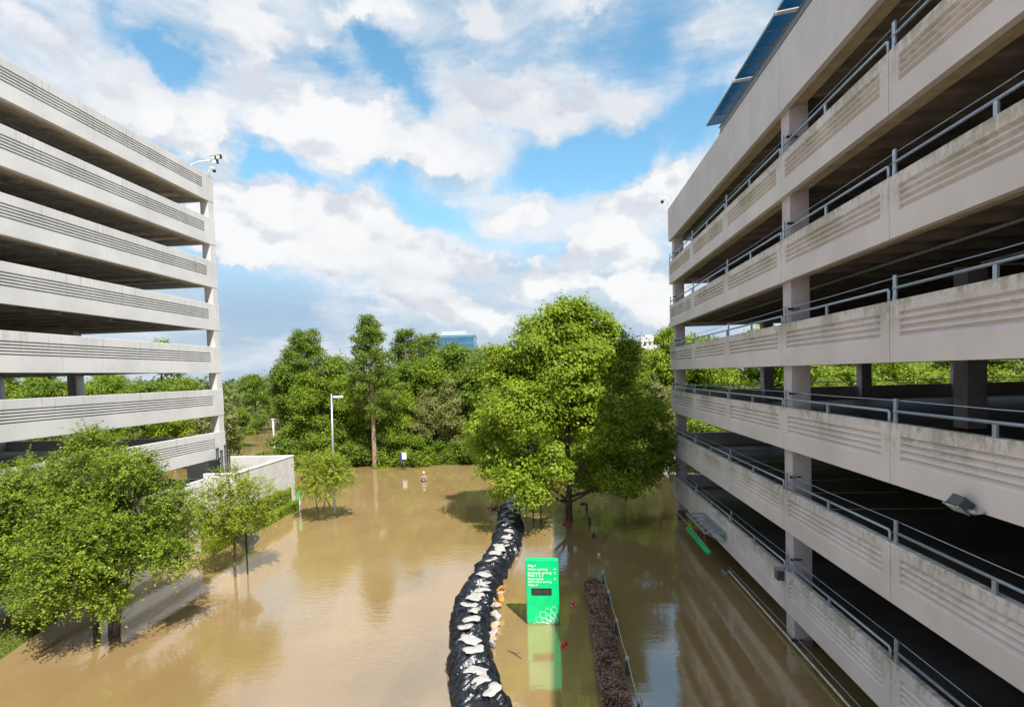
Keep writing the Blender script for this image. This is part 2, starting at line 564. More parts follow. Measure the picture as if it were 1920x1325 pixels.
# ------------------------------------------------------------------ ground and water
def make_ground():
    xs = np.concatenate([np.arange(-900, -140, 60), np.arange(-140, 100, 3), np.arange(100, 901, 60)])
    ys = np.concatenate([np.arange(-200, -20, 30), np.arange(-20, 140, 3), np.arange(140, 1801, 90)])
    rng = np.random.default_rng(3)
    X, Y = np.meshgrid(xs, ys)
    ss = lambda a, b, x: np.clip((x-a)/(b-a), 0, 1)**2*(3-2*np.clip((x-a)/(b-a), 0, 1))
    Z = -.9+1.12*ss(61, 66, Y+.8*np.sin(X*.35))*ss(-37, -33, X)
    Z = np.maximum(Z, -.9+1.4*ss(95, 120, Y)+.5*ss(150, 400, Y))
    Z += rng.normal(0, .03, Z.shape)
    me = bpy.data.meshes.new('ground')
    V = np.stack([X, Y, Z], -1).reshape(-1, 3)
    nx, ny = len(xs), len(ys)
    F = [(j*nx+i, j*nx+i+1, (j+1)*nx+i+1, (j+1)*nx+i) for j in range(ny-1) for i in range(nx-1)]
    me.from_pydata(V.tolist(), [], F)

    def b(t, p, pos):
        n = t.noise(pos, .25, 6, .6)
        f = t.noise(pos, 4, 6, .7)
        c = t.mix(t.mr(n, .4, .6), (.16, .115, .065), (.07, .085, .03))
        c = t.mix(t.mr(f, .45, .7), c, (.24, .17, .10))
        t.l.new(c, p.inputs['Base Color'])
        bn = t.add('ShaderNodeBump', {'Strength': .6, 'Distance': .08, 'Height': f})
        t.l.new(bn.outputs[0], p.inputs['Normal'])
    me.materials.append(mat('leaf_littered_mud', (.15, .11, .07), .95, build=b))
    me.polygons.foreach_set('use_smooth', [True]*len(me.polygons))
    tagp(link('ground', me), kind='structure')


def make_water():
    def b(t, p, pos):
        n0 = t.noise(pos, .09, 4, .6)
        n1 = t.noise(pos, .5, 5, .6, .6)
        c = t.mix(t.mr(n0, .35, .65), (.250, .166, .072), (.300, .205, .096))
        c = t.mix(t.m('MULTIPLY', t.mr(n1, .4, .75), .25), c, (.21, .145, .058))
        t.l.new(c, p.inputs['Base Color'])
        # two wave trains, calm and rippled patches
        w1 = t.noise(t.vm('MULTIPLY', pos, (1, 1.9, 1)), 1.9, 4, .55, .3)
        w2 = t.noise(t.vm('MULTIPLY', pos, (1, 2.6, 1)), 7.5, 3, .5, .2)
        patch = t.mr(t.noise(pos, .13, 3, .5), .42, .62, .30, 1.25)
        w3 = t.noise(t.vm('MULTIPLY', pos, (1, 2.2, 1)), 4.0, 3, .5, .2)
        h = t.m('MULTIPLY', t.m('ADD', t.m('MULTIPLY', w1, .5), t.m('ADD', t.m('MULTIPLY', w3, .22), t.m('MULTIPLY', w2, .07))), patch)
        bn = t.add('ShaderNodeBump', {'Strength': .3, 'Distance': .05, 'Height': h})
        t.l.new(bn.outputs[0], p.inputs['Normal'])
    m = mat('muddy_flood_water', (.4, .27, .1), .012, ior=2.95, build=b)
    me = MB()
    me.v = [(-900, -200, 0), (900, -200, 0), (900, 1700, 0), (-900, 1700, 0)]
    me.f = [(0, 1, 2, 3)]
    tagp(part('water', me, m), kind='structure')


def make_bank():
    """lawn and mulch rising from the flood beside the left garage"""
    rng = np.random.default_rng(8)
    xs = np.linspace(-24.0, -20.6, 36)
    ys = np.linspace(8, 27, 120)
    V, F = [], []
    for y in ys:
        sh = -21.55-.3*(y-18.4) if y > 14 else -20.2
        for x in xs:
            k = (sh-x)/2.2
            z = -.35+.35+k*.62 if k > 0 else k*.5
            V.append((x, y, z+rng.normal(0, .012)))
    nx = len(xs)
    for j in range(len(ys)-1):
        for i in range(nx-1):
            F.append((j*nx+i, j*nx+i+1, (j+1)*nx+i+1, (j+1)*nx+i))
    me = bpy.data.meshes.new('bank')
    me.from_pydata(V, [], F)

    def b(t, p, pos):
        z = t.add('ShaderNodeSeparateXYZ', {0: pos}).outputs[2]
        f = t.noise(pos, 9, 6, .7)
        g = t.mr(t.m('ADD', z, t.m('MULTIPLY', t.m('SUBTRACT', f, .5), .35)), .28, .40)
        gr = t.mix(t.mr(f, .3, .7), (.07, .10, .02), (.20, .22, .06))
        mu = t.mix(t.mr(f, .35, .65), (.07, .035, .022), (.24, .14, .09))
        t.l.new(t.mix(g, gr, mu), p.inputs['Base Color'])
        bn = t.add('ShaderNodeBump', {'Strength': 1, 'Distance': .05, 'Height': f})
        t.l.new(bn.outputs[0], p.inputs['Normal'])
    me.materials.append(mat('mulch_and_lawn', (.15, .1, .05), .95, build=b))
    tagp(link('bank', me), kind='structure')
    n = 9000
    y = rng.uniform(12, 23.5, n)
    sh = -21.55-.3*(y-18.4)
    x = sh-rng.uniform(-.1, 1.1, n)**1.2
    x = np.where(np.isnan(x), sh, x)
    z = (sh-x)/2.2*.62
    ok = (x > -24)
    P = np.stack([x, y, z+.03], 1)[ok]
    D = rng.normal(0, 1, P.shape)
    D[:, 2] = 0
    V = leaf_quads(P, D, .11, rng, .2, .25)
    tagp(link('lawn_grass', quads_mesh('lawn_grass', V, L_GRASS)), 'short green grass at the water edge below the mulch bed', 'grass', kind='stuff')


make_ground()
make_water()
make_bank()

# ------------------------------------------------------------------ right garage
SP = 3.05
RX, RY, RL = 8.39, 39.24, 6.297
RZ0 = 1.225      # underside of the lowest panel
PH = 1.53


def panel_mesh(name, L, Hh, T, nrm, grooves, i0, i1, m, gap=.012):
    """spandrel panel. face at x=0 looking along nrm, y 0..L, z 0..Hh; grooves = (z0, zdeep0, zdeep1, z1, depth)"""
    mb = MB()
    v, f = mb.v, mb.f

    def q(*p):
        b = len(v)
        v.extend(p)
        f.append(tuple(range(b, b+len(p))))
    ch = .015
    y0, y1 = gap, L-gap
    X = lambda d: -nrm*d
    a, b_ = y0+i0, y1-i1
    if not grooves:
        q((X(0), y0, 0), (X(0), y1, 0), (X(0), y1, Hh-ch), (X(0), y0, Hh-ch))
    else:
        q((X(0), y0, 0), (X(0), a, 0), (X(0), a, Hh-ch), (X(0), y0, Hh-ch))
        q((X(0), b_, 0), (X(0), y1, 0), (X(0), y1, Hh-ch), (X(0), b_, Hh-ch))
        z = 0
        for g0, d0, d1, g1, dep in sorted(grooves):
            if g0 > z+1e-6:
                q((X(0), a, z), (X(0), b_, z), (X(0), b_, g0), (X(0), a, g0))
            q((X(0), a, g0), (X(0), b_, g0), (X(dep), b_, d0), (X(dep), a, d0))
            if d1 > d0+1e-6:
                q((X(dep), a, d0), (X(dep), b_, d0), (X(dep), b_, d1), (X(dep), a, d1))
            q((X(dep), a, d1), (X(dep), b_, d1), (X(0), b_, g1), (X(0), a, g1))
            for yy in (a, b_):
                q((X(0), yy, g0), (X(dep), yy, d0), (X(dep), yy, d1+1e-5), (X(0), yy, g1))
            z = g1
        q((X(0), a, z), (X(0), b_, z), (X(0), b_, Hh-ch), (X(0), a, Hh-ch))
    q((X(0), y0, Hh-ch), (X(0), y1, Hh-ch), (X(ch), y1, Hh), (X(ch), y0, Hh))
    q((X(ch), y0, Hh), (X(ch), y1, Hh), (X(T), y1, Hh), (X(T), y0, Hh))
    q((X(T), y0, 0), (X(T), y1, 0), (X(T), y1, Hh), (X(T), y0, Hh))
    q((X(0), y0, 0), (X(0), y1, 0), (X(T), y1, 0), (X(T), y0, 0))
    for yy in (y0, y1):
        q((X(0), yy, 0), (X(T), yy, 0), (X(T), yy, Hh), (X(ch), yy, Hh), (X(0), yy, Hh-ch))
    return mb.mesh(name, m)


def right_garage():
    g = thing('parking_garage', 'stained pink-grey concrete parking garage with blue-grey steel rails, on the right of the flooded street', 'parking garage', (RX, RY, 0))
    inv = Matrix.Translation((-RX, -RY, 0))

    def P(name, mb, m, smooth=False):
        return part(name, mb, m, g, (-RX, -RY, 0), smooth=smooth)
    # ribbed panels: saw-tooth ribs, undercut above, sloping out below
    gro = []
    for k in range(4):
        zt = 1.24-k*.165
        gro.append((zt-.155, zt-.045, zt-.041, zt, .095))
    pm = panel_mesh('panel', RL, PH, .2, -1, gro, .36, .36, M_RPANEL)
    tm = panel_mesh('parapet_panel', RL, 2.3, .2, -1, None, 0, 0, M_RTOP)
    rail = MB()
    zr = PH+.30
    rail.tube([(-.05, .1, PH-.02), (-.05, .1, zr-.04), (-.05, .14, zr), (-.05, RL-.07, zr)], .038, 8)
    rail_me = rail.mesh('handrail', M_GALV, True)
    mid = MB().box(-.075, -.025, -.05, .05, PH, zr-.03).mesh('rail_post', M_GALV)
    tall = MB().box(-.07, -.03, -.06, .06, PH-.12, PH+.62).box(-.085, -.07, -.045, .045, PH-.1, PH+.1).mesh('tall_post', M_GALV)
    cab = MB().tube([(.0, 0, PH+.57), (.0, RL*.5, PH+.545), (.0, RL, PH+.57)], .011, 5).mesh('cable', M_GALV)
    for lev in range(7):
        zb = RZ0+lev*SP-(.0 if lev else .0)
        for k in range(0, 9):
            yb = -(k+1)*RL
            if lev == 6:
                link('parapet_panel', tm, g, (0, yb, zb))
                continue
            link('panel', pm, g, (0, yb, zb))
            link('handrail', rail_me, g, (.1, yb, zb))
            link('rail_post', mid, g, (.1, yb+RL*.5, zb))
            link('tall_post', tall, g, (.1, yb+RL-.14, zb))
            link('cable', cab, g, (.12, yb, zb))
    # columns
    cm = MB().box(0, .65, 0, .68, -.8, RZ0+6*SP+.4).mesh('column', M_RCOL)
    Ys = [38.4, 20.06, 1.2, -17.0]
    for y in Ys:
        link('column', cm, g, (.21, y-RY, 0))
    for y in Ys:
        for x in (14.6, 21.1, 27.3, 33.6, 39.8):
            link('column', cm, g, (x-RX, y-RY, 0))
    cl = MB().box(0, .34, -.03, .03, 0, .03).box(.05, .1, -.09, .09, -.02, .05).box(-.06, .02, -.035, .035, -.025, .055).mesh('cable_clamp', M_BLACK)
    for lev in range(7):
        for y in Ys[:2]:
            if lev < 6:
                link('cable_clamp', cl, g, (.14, y-RY-.06, RZ0+lev*SP+PH+.5))
            else:
                link('cable_clamp', cl, g, (.14, y-RY-.06, .25))
    # decks, edge beams, tee stems
    X1 = 46
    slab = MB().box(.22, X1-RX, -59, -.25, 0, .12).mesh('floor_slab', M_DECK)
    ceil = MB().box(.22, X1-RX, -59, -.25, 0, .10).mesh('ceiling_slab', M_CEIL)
    led = MB().box(.19, .19+.52, -59, -.2, 0, .36).mesh('edge_beam', M_SOFFIT)
    stem = MB().box(.75, 19, -.08, .08, .24, .46).mesh('ceiling_beam', M_CEIL)
    for lev in range(7):
        zb = RZ0+lev*SP
        link('floor_slab', slab, g, (0, 0, zb+.50))
        link('ceiling_slab', ceil, g, (0, 0, zb+.396))
        link('edge_beam', led, g, (.012, 0, zb+.1))
        for i in range(20):
            link('ceiling_beam', stem, g, (0, -1.4-i*1.52, zb-.065))
    # end wall (north): parapets and rail
    ew = MB().box(.25, X1-RX, 0, .2, 0, PH).mesh('end_panel', M_RTOP)
    er = MB().tube([(.3, .1, PH+.32), (X1-RX, .1, PH+.32)], .035, 6).mesh('end_rail', M_GALV, True)
    ep = MB().box(.22, X1-RX, 0, .2, 0, 2.3).mesh('end_parapet', M_RTOP)
    for lev in range(7):
        zb = RZ0+lev*SP
        if lev == 6:
            link('end_parapet', ep, g, (0, -.23, zb))
        else:
            link('end_panel', ew, g, (0, -.23, zb))
            link('end_rail', er, g, (0, -.23, zb))
    P('unseen_back_wall', MB().box(X1, X1+.3, -20, 39, -.8, 6*SP+RZ0+2.3).box(8.7, X1, -20.4, -20, -.8, 6*SP+RZ0+2.3), M_CEIL)  # unseen solid back and south walls, added to keep sunlight off the decks
    # kerb of the ground floor drive and painted bay lines on two decks
    for lev, n in ((2, 7), (1, 7), (3, 5)):
        z = RZ0+lev*SP+.62
        ln = MB().box(0, 4.6, -.05, .05, .004, .01).mesh('bay_line', M_WHITEP)
        for i in range(n):
            link('bay_line', ln, g, (1.4 if lev != 3 else 13, -2.2-i*2.7, z))
    # fluorescent fittings under the ceilings
    fx = MB().box(-.55, .55, -.06, .06, 0, .05).box(-.5, .5, -.03, .03, -.04, 0).mesh('light_fitting', M_WHITEP)
    for lev in (3, 4, 5, 6):
        for x, y in ((15.9, 20.8), (13.2, 29.0), (15.5, 12.0)):
            link('light_fitting', fx, g, (x-RX, y-RY, RZ0+lev*SP-.12))
    for lev in (2, 3, 4, 5, 6):
        z = RZ0+lev*SP
        part('ceiling_pipe', MB().tube([(2.3, -58, z+.1), (2.3, -1, z+.1)], .05, 6), M_STEEL, g)
        part('ceiling_pipe', MB().tube([(5.6, -58, z+.12), (5.6, -20.6, z+.12), (5.7, -20.5, z+.05), (14, -20.5, z+.05)], .035, 6), M_WHITEP, g)
    return g


right_garage()


def solar_canopy():
    g = thing('solar_canopy', 'row of blue solar panels on a steel frame above the right garage roof', 'solar canopy', (9, 31.5, 19))
    O = (-9, -31.5, -19)
    pv = MB().box(0, 4.6, -1.12, 0, 0, .04)
    fr = MB().box(-.03, 4.63, -1.15, -1.12, -.02, .06).box(-.03, 4.63, 0, .03, -.02, .06).box(-.03, 0, -1.12, 0, -.02, .06)
    pm, fm = pv.mesh('solar_panel', M_PV), fr.mesh('panel_frame', M_STEEL)
    lite = MB().box(-.05, 4.6, -.06, .06, -.1, -.03).mesh('purlin', M_WHITEP)
    y = 31.5
    i = 0
    rot = (0, math.radians(-7), 0)
    while y > -12:
        link('solar_panel', pm, g, (0, y-31.5, 24.13-19), rot)
        link('panel_frame', fm, g, (0, y-31.5, 24.13-19), rot)
        y -= 1.17
        i += 1
        if i % 4 == 0:
            link('purlin', lite, g, (0, y-31.5-.02, 24.13-19), rot)
            y -= .14
    part('beam', MB().box(9.62, 9.78, -12, 31.2, 23.5, 23.82).box(9.55, 9.85, -12, 31.2, 23.47, 23.5).box(9.55, 9.85, -12, 31.2, 23.82, 23.85), M_STEEL, g, O)
    part('beam', MB().box(12.6, 12.78, -12, 31.2, 23.9, 24.2), M_STEEL, g, O)
    for y in (31.0, 28.4, 21.4, 14.4, 7.4, .4):
        part('post', MB().box(9.62, 9.76, y-.07, y+.07, 19.9, 23.5), M_GALV, g, O)
        part('post', MB().box(12.62, 12.76, y-.07, y+.07, 19.9, 23.9), M_GALV, g, O)
    return g


solar_canopy()


def left_garage():
    LX, LY = -24.13, 36.92
    z0 = 1.96+.0          # underside of the lowest full panel (level index 0)
    g = thing('parking_garage', 'pale concrete parking garage with long fine-grooved parapets, on the left behind the trees', 'parking garage', (LX, LY, 0))
    gro = []
    for k in range(5):
        zt = 1.42-k*.145
        gro.append((zt-.085, zt-.055, zt-.006, zt, .10))
    LL = 52.0
    pm = panel_mesh('panel', LL, 1.86, .22, 1, gro, .0, 1.15, M_LPANEL)
    for lev in range(-1, 8):
        if lev < 0:
            continue
        link('panel', pm, g, (0, -LL, z0+lev*SP-.0))
    # corner column shown flush between panels, others set back
    ch = 7*SP+z0+1.6
    part('column', MB().box(-.62, -.02, -.62, -.05, -.8, ch), M_LPANEL, g)
    for x in (-11.1, -17.5, -24, -31):
        part('column', MB().box(x-.35, x+.35, -.75, -.08, -.8, ch), M_LPANEL, g)
    for y in (-19, -38):
        for x in (-.65, -11.1, -17.5, -24):
            part('column', MB().box(x-.35, x+.3, y-.35, y+.35, -.8, ch), M_LPANEL, g)
    slab = MB().box(-40, -.24, -50, -.25, 0, .12).mesh('floor_slab', M_DECKL)
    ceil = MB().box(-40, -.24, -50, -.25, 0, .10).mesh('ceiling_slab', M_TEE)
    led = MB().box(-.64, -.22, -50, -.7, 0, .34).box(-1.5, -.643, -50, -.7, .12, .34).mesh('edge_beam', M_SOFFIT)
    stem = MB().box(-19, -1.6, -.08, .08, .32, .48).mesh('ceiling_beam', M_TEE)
    endp = MB().box(-40, -.64, -.2, 0, 0, 1.3).mesh('end_panel', M_LPANEL)
    for lev in range(8):
        zb = z0+lev*SP
        link('floor_slab', slab, g, (0, 0, zb+.60))
        link('ceiling_slab', ceil, g, (0, 0, zb+.497))
        link('edge_beam', led, g, (-.01, 0, zb+.08))
        link('end_panel', endp, g, (0, -.03, zb+.12))
        for i in range(13):
            link('ceiling_beam', stem, g, (0, -1.5-i*1.52, zb+.015))
    for lev in range(1, 8):
        z = z0+lev*SP
        part('ceiling_pipe', MB().tube([(-2.2, -49, z+.1), (-2.2, -3, z+.1), (-2.2, -2.9, z+.1), (-9, -2.9, z+.1)], .05, 6), M_STEEL, g)
        for y in (-8.2, -11.4):
            part('light_fitting', MB().tube([(-.9, y, z+.1), (-2.6, y-.1, z-.05)], .02, 5).box(-1.6, -1.2, y-.1, y+.1, z-.03, z+.04), M_STEEL, g)
    part('unseen_back_wall', MB().box(-40.3, -40, -50, 0, -.8, 5).box(-40.3, -40, -50, 0, 12.5, ch), M_CEIL, g)
    part('ground_floor_wall', MB().box(-.55, -.3, -50, -.7, -.8, 1.9), M_LPANEL, g)
    return g


left_garage()

# ------------------------------------------------------------------ things on the garages
t = thing('floodlight', 'grey box floodlight clipped under the third panel of the right garage', 'floodlight', (8.2, 11.45, 7.45))
t.scale = (.88,)*3
o = part('housing', MB().obox((0, 0, 0), (.03, .24, .0), (-.12, 0, .10), (.09, 0, .11)), M_DARKM, t)
bevelled(o, .025)
part('lens', MB().obox((-.10, 0.0, -.115), (0, .20, 0), (-.10, 0, .08), (.006, 0, .008)), M_LAMPLENS, o)
part('lens_frame', MB().obox((-.10, .22, -.112), (0, .02, 0), (-.13, 0, .10), (.012, 0, .016)).obox((-.10, -.22, -.112), (0, .02, 0), (-.13, 0, .10), (.012, 0, .016)), M_GALV, t)
part('bracket', MB().tube([(.0, -.2, -.1), (.03, -.42, -.12)], .05, 10).tube([(.03, -.42, -.12), (.2, -.46, -.1)], .03, 8), M_GALV, t, smooth=True)

t = thing('junction_box', 'small brown-sided metal box fixed at the panel joint beside the middle column', 'junction box', (8.3, 20.5, 2.35))
o = part('box', MB().box(-.16, .08, -.16, .16, 0, .38), M_DARKM, t)
bevelled(o, .015)
part('lid', MB().box(-.19, .1, -.18, .18, .383, .42), M_GALV, t)
part('front_plate', MB().box(-.175, -.162, -.12, .13, .05, .33), mat('rusty_brown_plate', (.24, .13, .06), .7, var=.3, vscale=12), t)

for nm, lab, loc, s in (('dome_camera', 'tiny dome camera on a curved arm at the far top corner of the right garage', (8.35, 38.9, 22.0), -1),
                        ('dome_camera', 'tiny dome camera on a curved arm at the far top corner of the left garage', (-24.1, 36.5, 25.15), 1)):
    t = thing(nm, lab, 'camera', loc)
    part('arm', MB().tube([(0, 0, 0), (0, 0, .35), (s*.15, 0, .55), (s*.38, 0, .5), (s*.4, 0, .38)], .035, 8), M_WHITEP, t, smooth=True)
    part('dome', MB().lathe([(.02, .1), (.11, .08), (.12, 0), (.10, -.07), (.05, -.11), (.01, -.12)], (s*.4, 0, .28), 12), M_BLACK, t, smooth=True)

t = thing('floodlight', 'cluster of dark floodlights on a long pale arm above the left garage roof', 'floodlight', (-26.5, 37.3, 25.6))
part('arm', MB().tube([(0, -.6, -.4), (0.2, -.5, .25), (1.3, -.3, .75), (2.35, 0, .95)], [.05, .05, .045, .04], 8), M_WHITEP, t, smooth=True)
for x, z, r in ((2.35, 1.05, .3), (2.75, 1.1, -.3), (2.45, .78, .6)):
    o = part('housing', MB().obox((x, -.1, z), (.17, .05*r, 0), (0, .12, .05), (0, -.04, .15)), M_BLACK, t)
    bevelled(o, .02)
    part('lens', MB().obox((x, -.232, z-.055), (.14, .04*r, 0), (0, .004, .002), (0, -.035, .12)), M_LAMPLENS, o)

# entrance frame with its clearance bar
t = thing('entrance_frame', 'blue-grey steel ladder frame bolted to the lowest garage panel above the green bar', 'metal frame', (8.39, 28, 2.1))
fr = MB()
for x in (-1.05, -.12):
    fr.box(x-.035, x+.035, -.9, 2.9, -.05, .05)
part('side_rail', fr, M_GALV, t)
for i in range(6):
    part('rung', MB().box(-1.01, -.16, -.85+i*.72, -.79+i*.72, -.03, .03).box(-1.0, -.2, -.72+i*.72, -.6+i*.72, .0, .02), M_GALV, t)
part('brace', MB().tube([(-.1, -.8, -.5), (-1.0, -.8, -.03)], .025, 6).tube([(-.1, 2.8, -.5), (-1.0, 2.8, -.03)], .025, 6), M_GALV, t)
part('face_plate', MB().box(-.06, -.005, -.9, 2.9, -.42, -.1), M_GALV, t)
t = thing('clearance_bar', 'bright green clearance bar hanging low over the flooded garage entrance', 'clearance bar', (7.5, 28, 1.1))
b = MB().tube([(0, -.9, -.05), (0, -.8, 0), (0, 3.3, 0), (0, 3.4, -.0)], [.09, .12, .12, .09], 12)
part('bar', b, M_GREEN, t, smooth=True)
for y in (-.4, 1.2, 2.7):
    part('chain', MB().tube([(0, y, .1), (-.1, y, .97)], .014, 5), mat('red_chain', (.45, .12, .08), .6), t)

# pipe guard rail drowned along the foot of the garage
t = thing('guard_rail', 'rusty white pipe rail just above the water along the foot of the right garage', 'railing', (8.5, 27.2, .12))
part('pipe', MB().tube([(0, 0, -.4), (0, 0, 0), (0, -.2, .03), (.02, -9, .04), (.03, -20, .04)], .04, 8), mat('flaking_white_pipe', (.55, .50, .42), .55, var=.35, vscale=9), t, smooth=True)
part('cable', MB().tube([(.1, .3, .12), (.12, -7, .26), (.12, -20, .3)], .015, 5), M_GALV, t)
part('cable', MB().tube([(-.08, 11.4, .16), (-.02, 5.5, .03), (-.02, 3.0, .0)], .018, 5), M_WHITEP, t)
rng0 = np.random.default_rng(44)
t = thing('debris_pile', 'small clump of grey flotsam caught at the start of the pipe rail', 'debris', (8.4, 27.3, 0))
for i in range(6):
    p = rng0.normal(0, .17, 3)
    part('debris_piece', MB().lathe([(.02, -.06), (.09, -.04), (.11, .03), (.06, .08), (.01, .09)], (p[0], p[1], .03), 7), mat('grey_flotsam', (.2, .19, .18), .8, var=.4, vscale=20), t)

# ------------------------------------------------------------------ walled yard on the left
t = thing('enclosure_wall', 'white plastered wall round the service yard behind the hedge', 'wall', (-22, 42, 0))
W = mat('white_plaster', (.54, .52, .50), .85, build=_wet((.54, .52, .50)))
zt = 4.17
part('street_wall', MB().box(-.0, .25, -7.9, .0, -.8, zt), W, t)
part('far_wall', MB().box(-9.0, .25, .003, .25, -.8, zt), W, t)
part('near_wall', MB().box(-2.0, -.003, -7.9, -7.65, -.8, zt), W, t)
cp = MB().box(-.05, .29, -7.93, .0, zt+.002, zt+.06).box(-9.0, .29, .002, .29, zt+.002, zt+.06).box(-2, -.052, -7.93, -7.62, zt+.002, zt+.06)
part('coping', cp, M_WHITEP, t)
for i, (x, y, z, r, lab) in enumerate(((-23.85, 35.5, 5.9, .09, 'dark vent pipe in the service yard, leftmost of the close row'), (-23.55, 35.5, 5.75, .08, 'dark vent pipe in the service yard, second from the left in the close row'),
                                 (-23.35, 35.7, 6.1, .10, 'dark vent pipe in the service yard, the tallest of the row'), (-23.1, 35.6, 5.5, .08, 'short dark vent pipe in the service yard, nearest the white wall'))):
    t = thing('vent_pipe', lab, 'pipe', (x, y, 2.2), 0, 'vent pipes in the service yard')
    part('pipe', MB().tube([(0, 0, -2.5), (0, 0, z-2.4)], r, 10), M_BLACK, t, smooth=True)
    part('cap', MB().lathe([(r*1.3, 0), (r*1.4, .06), (r*.9, .12)], (0, 0, z-2.4), 10), M_DARKM, t, smooth=True)
t = thing('vent_box', 'stout dark ventilation box standing alone by the left garage wall', 'vent', (-23.7, 34.9, 1.5))
bevelled(part('shaft', MB().box(-.18, .18, -.18, .18, -2, 3.1), M_DARKM, t), .02)
part('cowl', MB().box(-.24, .24, -.24, .24, 3.1, 3.55), M_BLACK, t)
t = thing('transformer', 'blue-grey transformer cabinet inside the white walled yard', 'cabinet', (-23.1, 37.6, 1.2))
bevelled(part('cabinet', MB().box(-.6, .8, -1.1, 1.1, -1.5, 2.1), mat('blue_grey_cabinet', (.22, .30, .36), .5, var=.1), t), .03)
part('lid', MB().box(-.66, .86, -1.16, 1.16, 2.103, 2.2), mat('blue_grey_cabinet', (.22, .30, .36)), t)

# ------------------------------------------------------------------ levee of sandbags under black plastic
def levee():
    cl = [(-3.75, 41.3, .85, .6), (-3.6, 38.5, .9, .75), (-3.2, 34.6, 1.05, .8), (-3.2, 32, 1.02, .85), (-3.25, 29.8, 1.0, .9), (-3.55, 26.8, .95, .9), (-3.8, 24.5, .95, .9), (-3.85, 22, .95, .95),
          (-3.65, 20.6, .92, .95), (-3.4, 19.2, .88, .95), (-3.15, 17.9, .92, .95), (-2.7, 16.3, .98, .95), (-2.2, 14.8, 1.05, .95), (-1.8, 13.4, 1.05, .95), (-1.5, 12, 1.05, .95)]
    N, K = 1100, 50
    rng = np.random.default_rng(5)
    A = np.array(cl)
    s = np.concatenate([[0], np.cumsum(np.hypot(np.diff(A[:, 0]), np.diff(A[:, 1])))])
    u = np.linspace(0, s[-1], N)

    def sm(c):
        v = np.interp(u, s, A[:, c])
        k = np.ones(31)/31
        return np.convolve(np.pad(v, 15, mode='edge'), k, 'valid')
    x, y, w, h = (sm(c) for c in range(4))
    w = w*.76
    tx, ty = np.gradient(x), np.gradient(y)
    l = np.hypot(tx, ty)
    tx, ty = tx/l, ty/l

    def n1(freq, seed, q, ph=0):
        r = np.random.default_rng(seed)
        out = 0
        for i in range(5):
            out = out+np.sin(q*freq*(1+.7*i)+r.uniform(0, 6.28)+ph)*r.uniform(.4, 1)/(1+.5*i)
        return out/3
    V = []
    U = np.arange(N)[:, None]
    th = np.linspace(-.06, math.pi+.06, K)[None, :]
    side = np.cos(th)            # -1..1 across
    up = np.sin(th)
    su = u[:, None]
    # bags beneath, folds of plastic, gathered pleats
    ov = np.mod(su/1.45+.22*np.sin(th*1.3+su)+.25*n1(.9, 23, su), 1.0)
    bag = .17*ov**1.6+.05*np.abs(np.sin(su*3.1+1.1*np.sin(th*2)))*up
    q1 = su*8.5+2.6*side*np.sign(np.sin(su*.7))+2.5*n1(1.1, 7, su)+.7*np.sin(th*4+su*2)
    q2 = su*13-5.5*side+3*n1(1.9, 17, su)
    fold = .10*np.clip(1-np.sqrt(np.sin(q1)**2+.01), 0, 1)**1.3+.07*np.clip(1-np.sqrt(np.sin(q2)**2+.02), 0, 1)**1.4
    drape = .18*n1(1.3, 2, su+side*.8)+.06*n1(3.3, 3, su-side*1.3)
    rr = .93+bag+drape+fold*1.3
    prof = np.sign(up)*np.abs(up)**.75
    ox = side*w[:, None]*rr*(1+.08*n1(2.2, 11, su))
    oz = prof*h[:, None]*(.88+bag*1.0+fold*1.0+.5*drape)-.10
    nx, ny = -ty[:, None], tx[:, None]
    X = x[:, None]+nx*ox*-1
    Y = y[:, None]+ny*ox*-1
    Vv = np.stack([X, Y, oz], -1).reshape(-1, 3)
    F = [(j*K+i, j*K+i+1, (j+1)*K+i+1, (j+1)*K+i) for j in range(N-1) for i in range(K-1)]
    me = bpy.data.meshes.new('tarp')
    me.from_pydata(Vv.tolist(), [], F)

    def b(t, p, pos):
        n = t.noise(pos, 1.7, 3, .5, 3.0)
        f = t.noise(t.vm('MULTIPLY', pos, (1, 2.2, 1)), 3.2, 3, .5, 3.5)
        dust = t.mr(t.noise(pos, 2.5, 6, .65), .52, .75)
        c = t.mix(t.mr(n, .4, .7), (.005, .007, .012), (.014, .018, .030))
        c = t.mix(t.m('MULTIPLY', dust, .18), c, (.12, .09, .06))
        t.l.new(c, p.inputs['Base Color'])
        bn = t.add('ShaderNodeBump', {'Strength': .4, 'Distance': .06, 'Height': t.m('ADD', t.m('MULTIPLY', f, .6), n)})
        t.l.new(bn.outputs[0], p.inputs['Normal'])
    me.materials.append(mat('wrinkled_black_polythene', (.02, .02, .025), .30, spec=.7, build=b))
    me.polygons.foreach_set('use_smooth', [True]*len(me.polygons))
    o = link('flood_barrier', me)
    tagp(o, 'long winding flood barrier wrapped in wrinkled black plastic sheeting', 'flood barrier')

    def top(px, py):
        d = (X-px)**2+(Y-py)**2
        i = np.argmin(d)
        return float(oz.reshape(-1)[i])
    return top


levee_top = levee()
RB = np.random.default_rng(77)


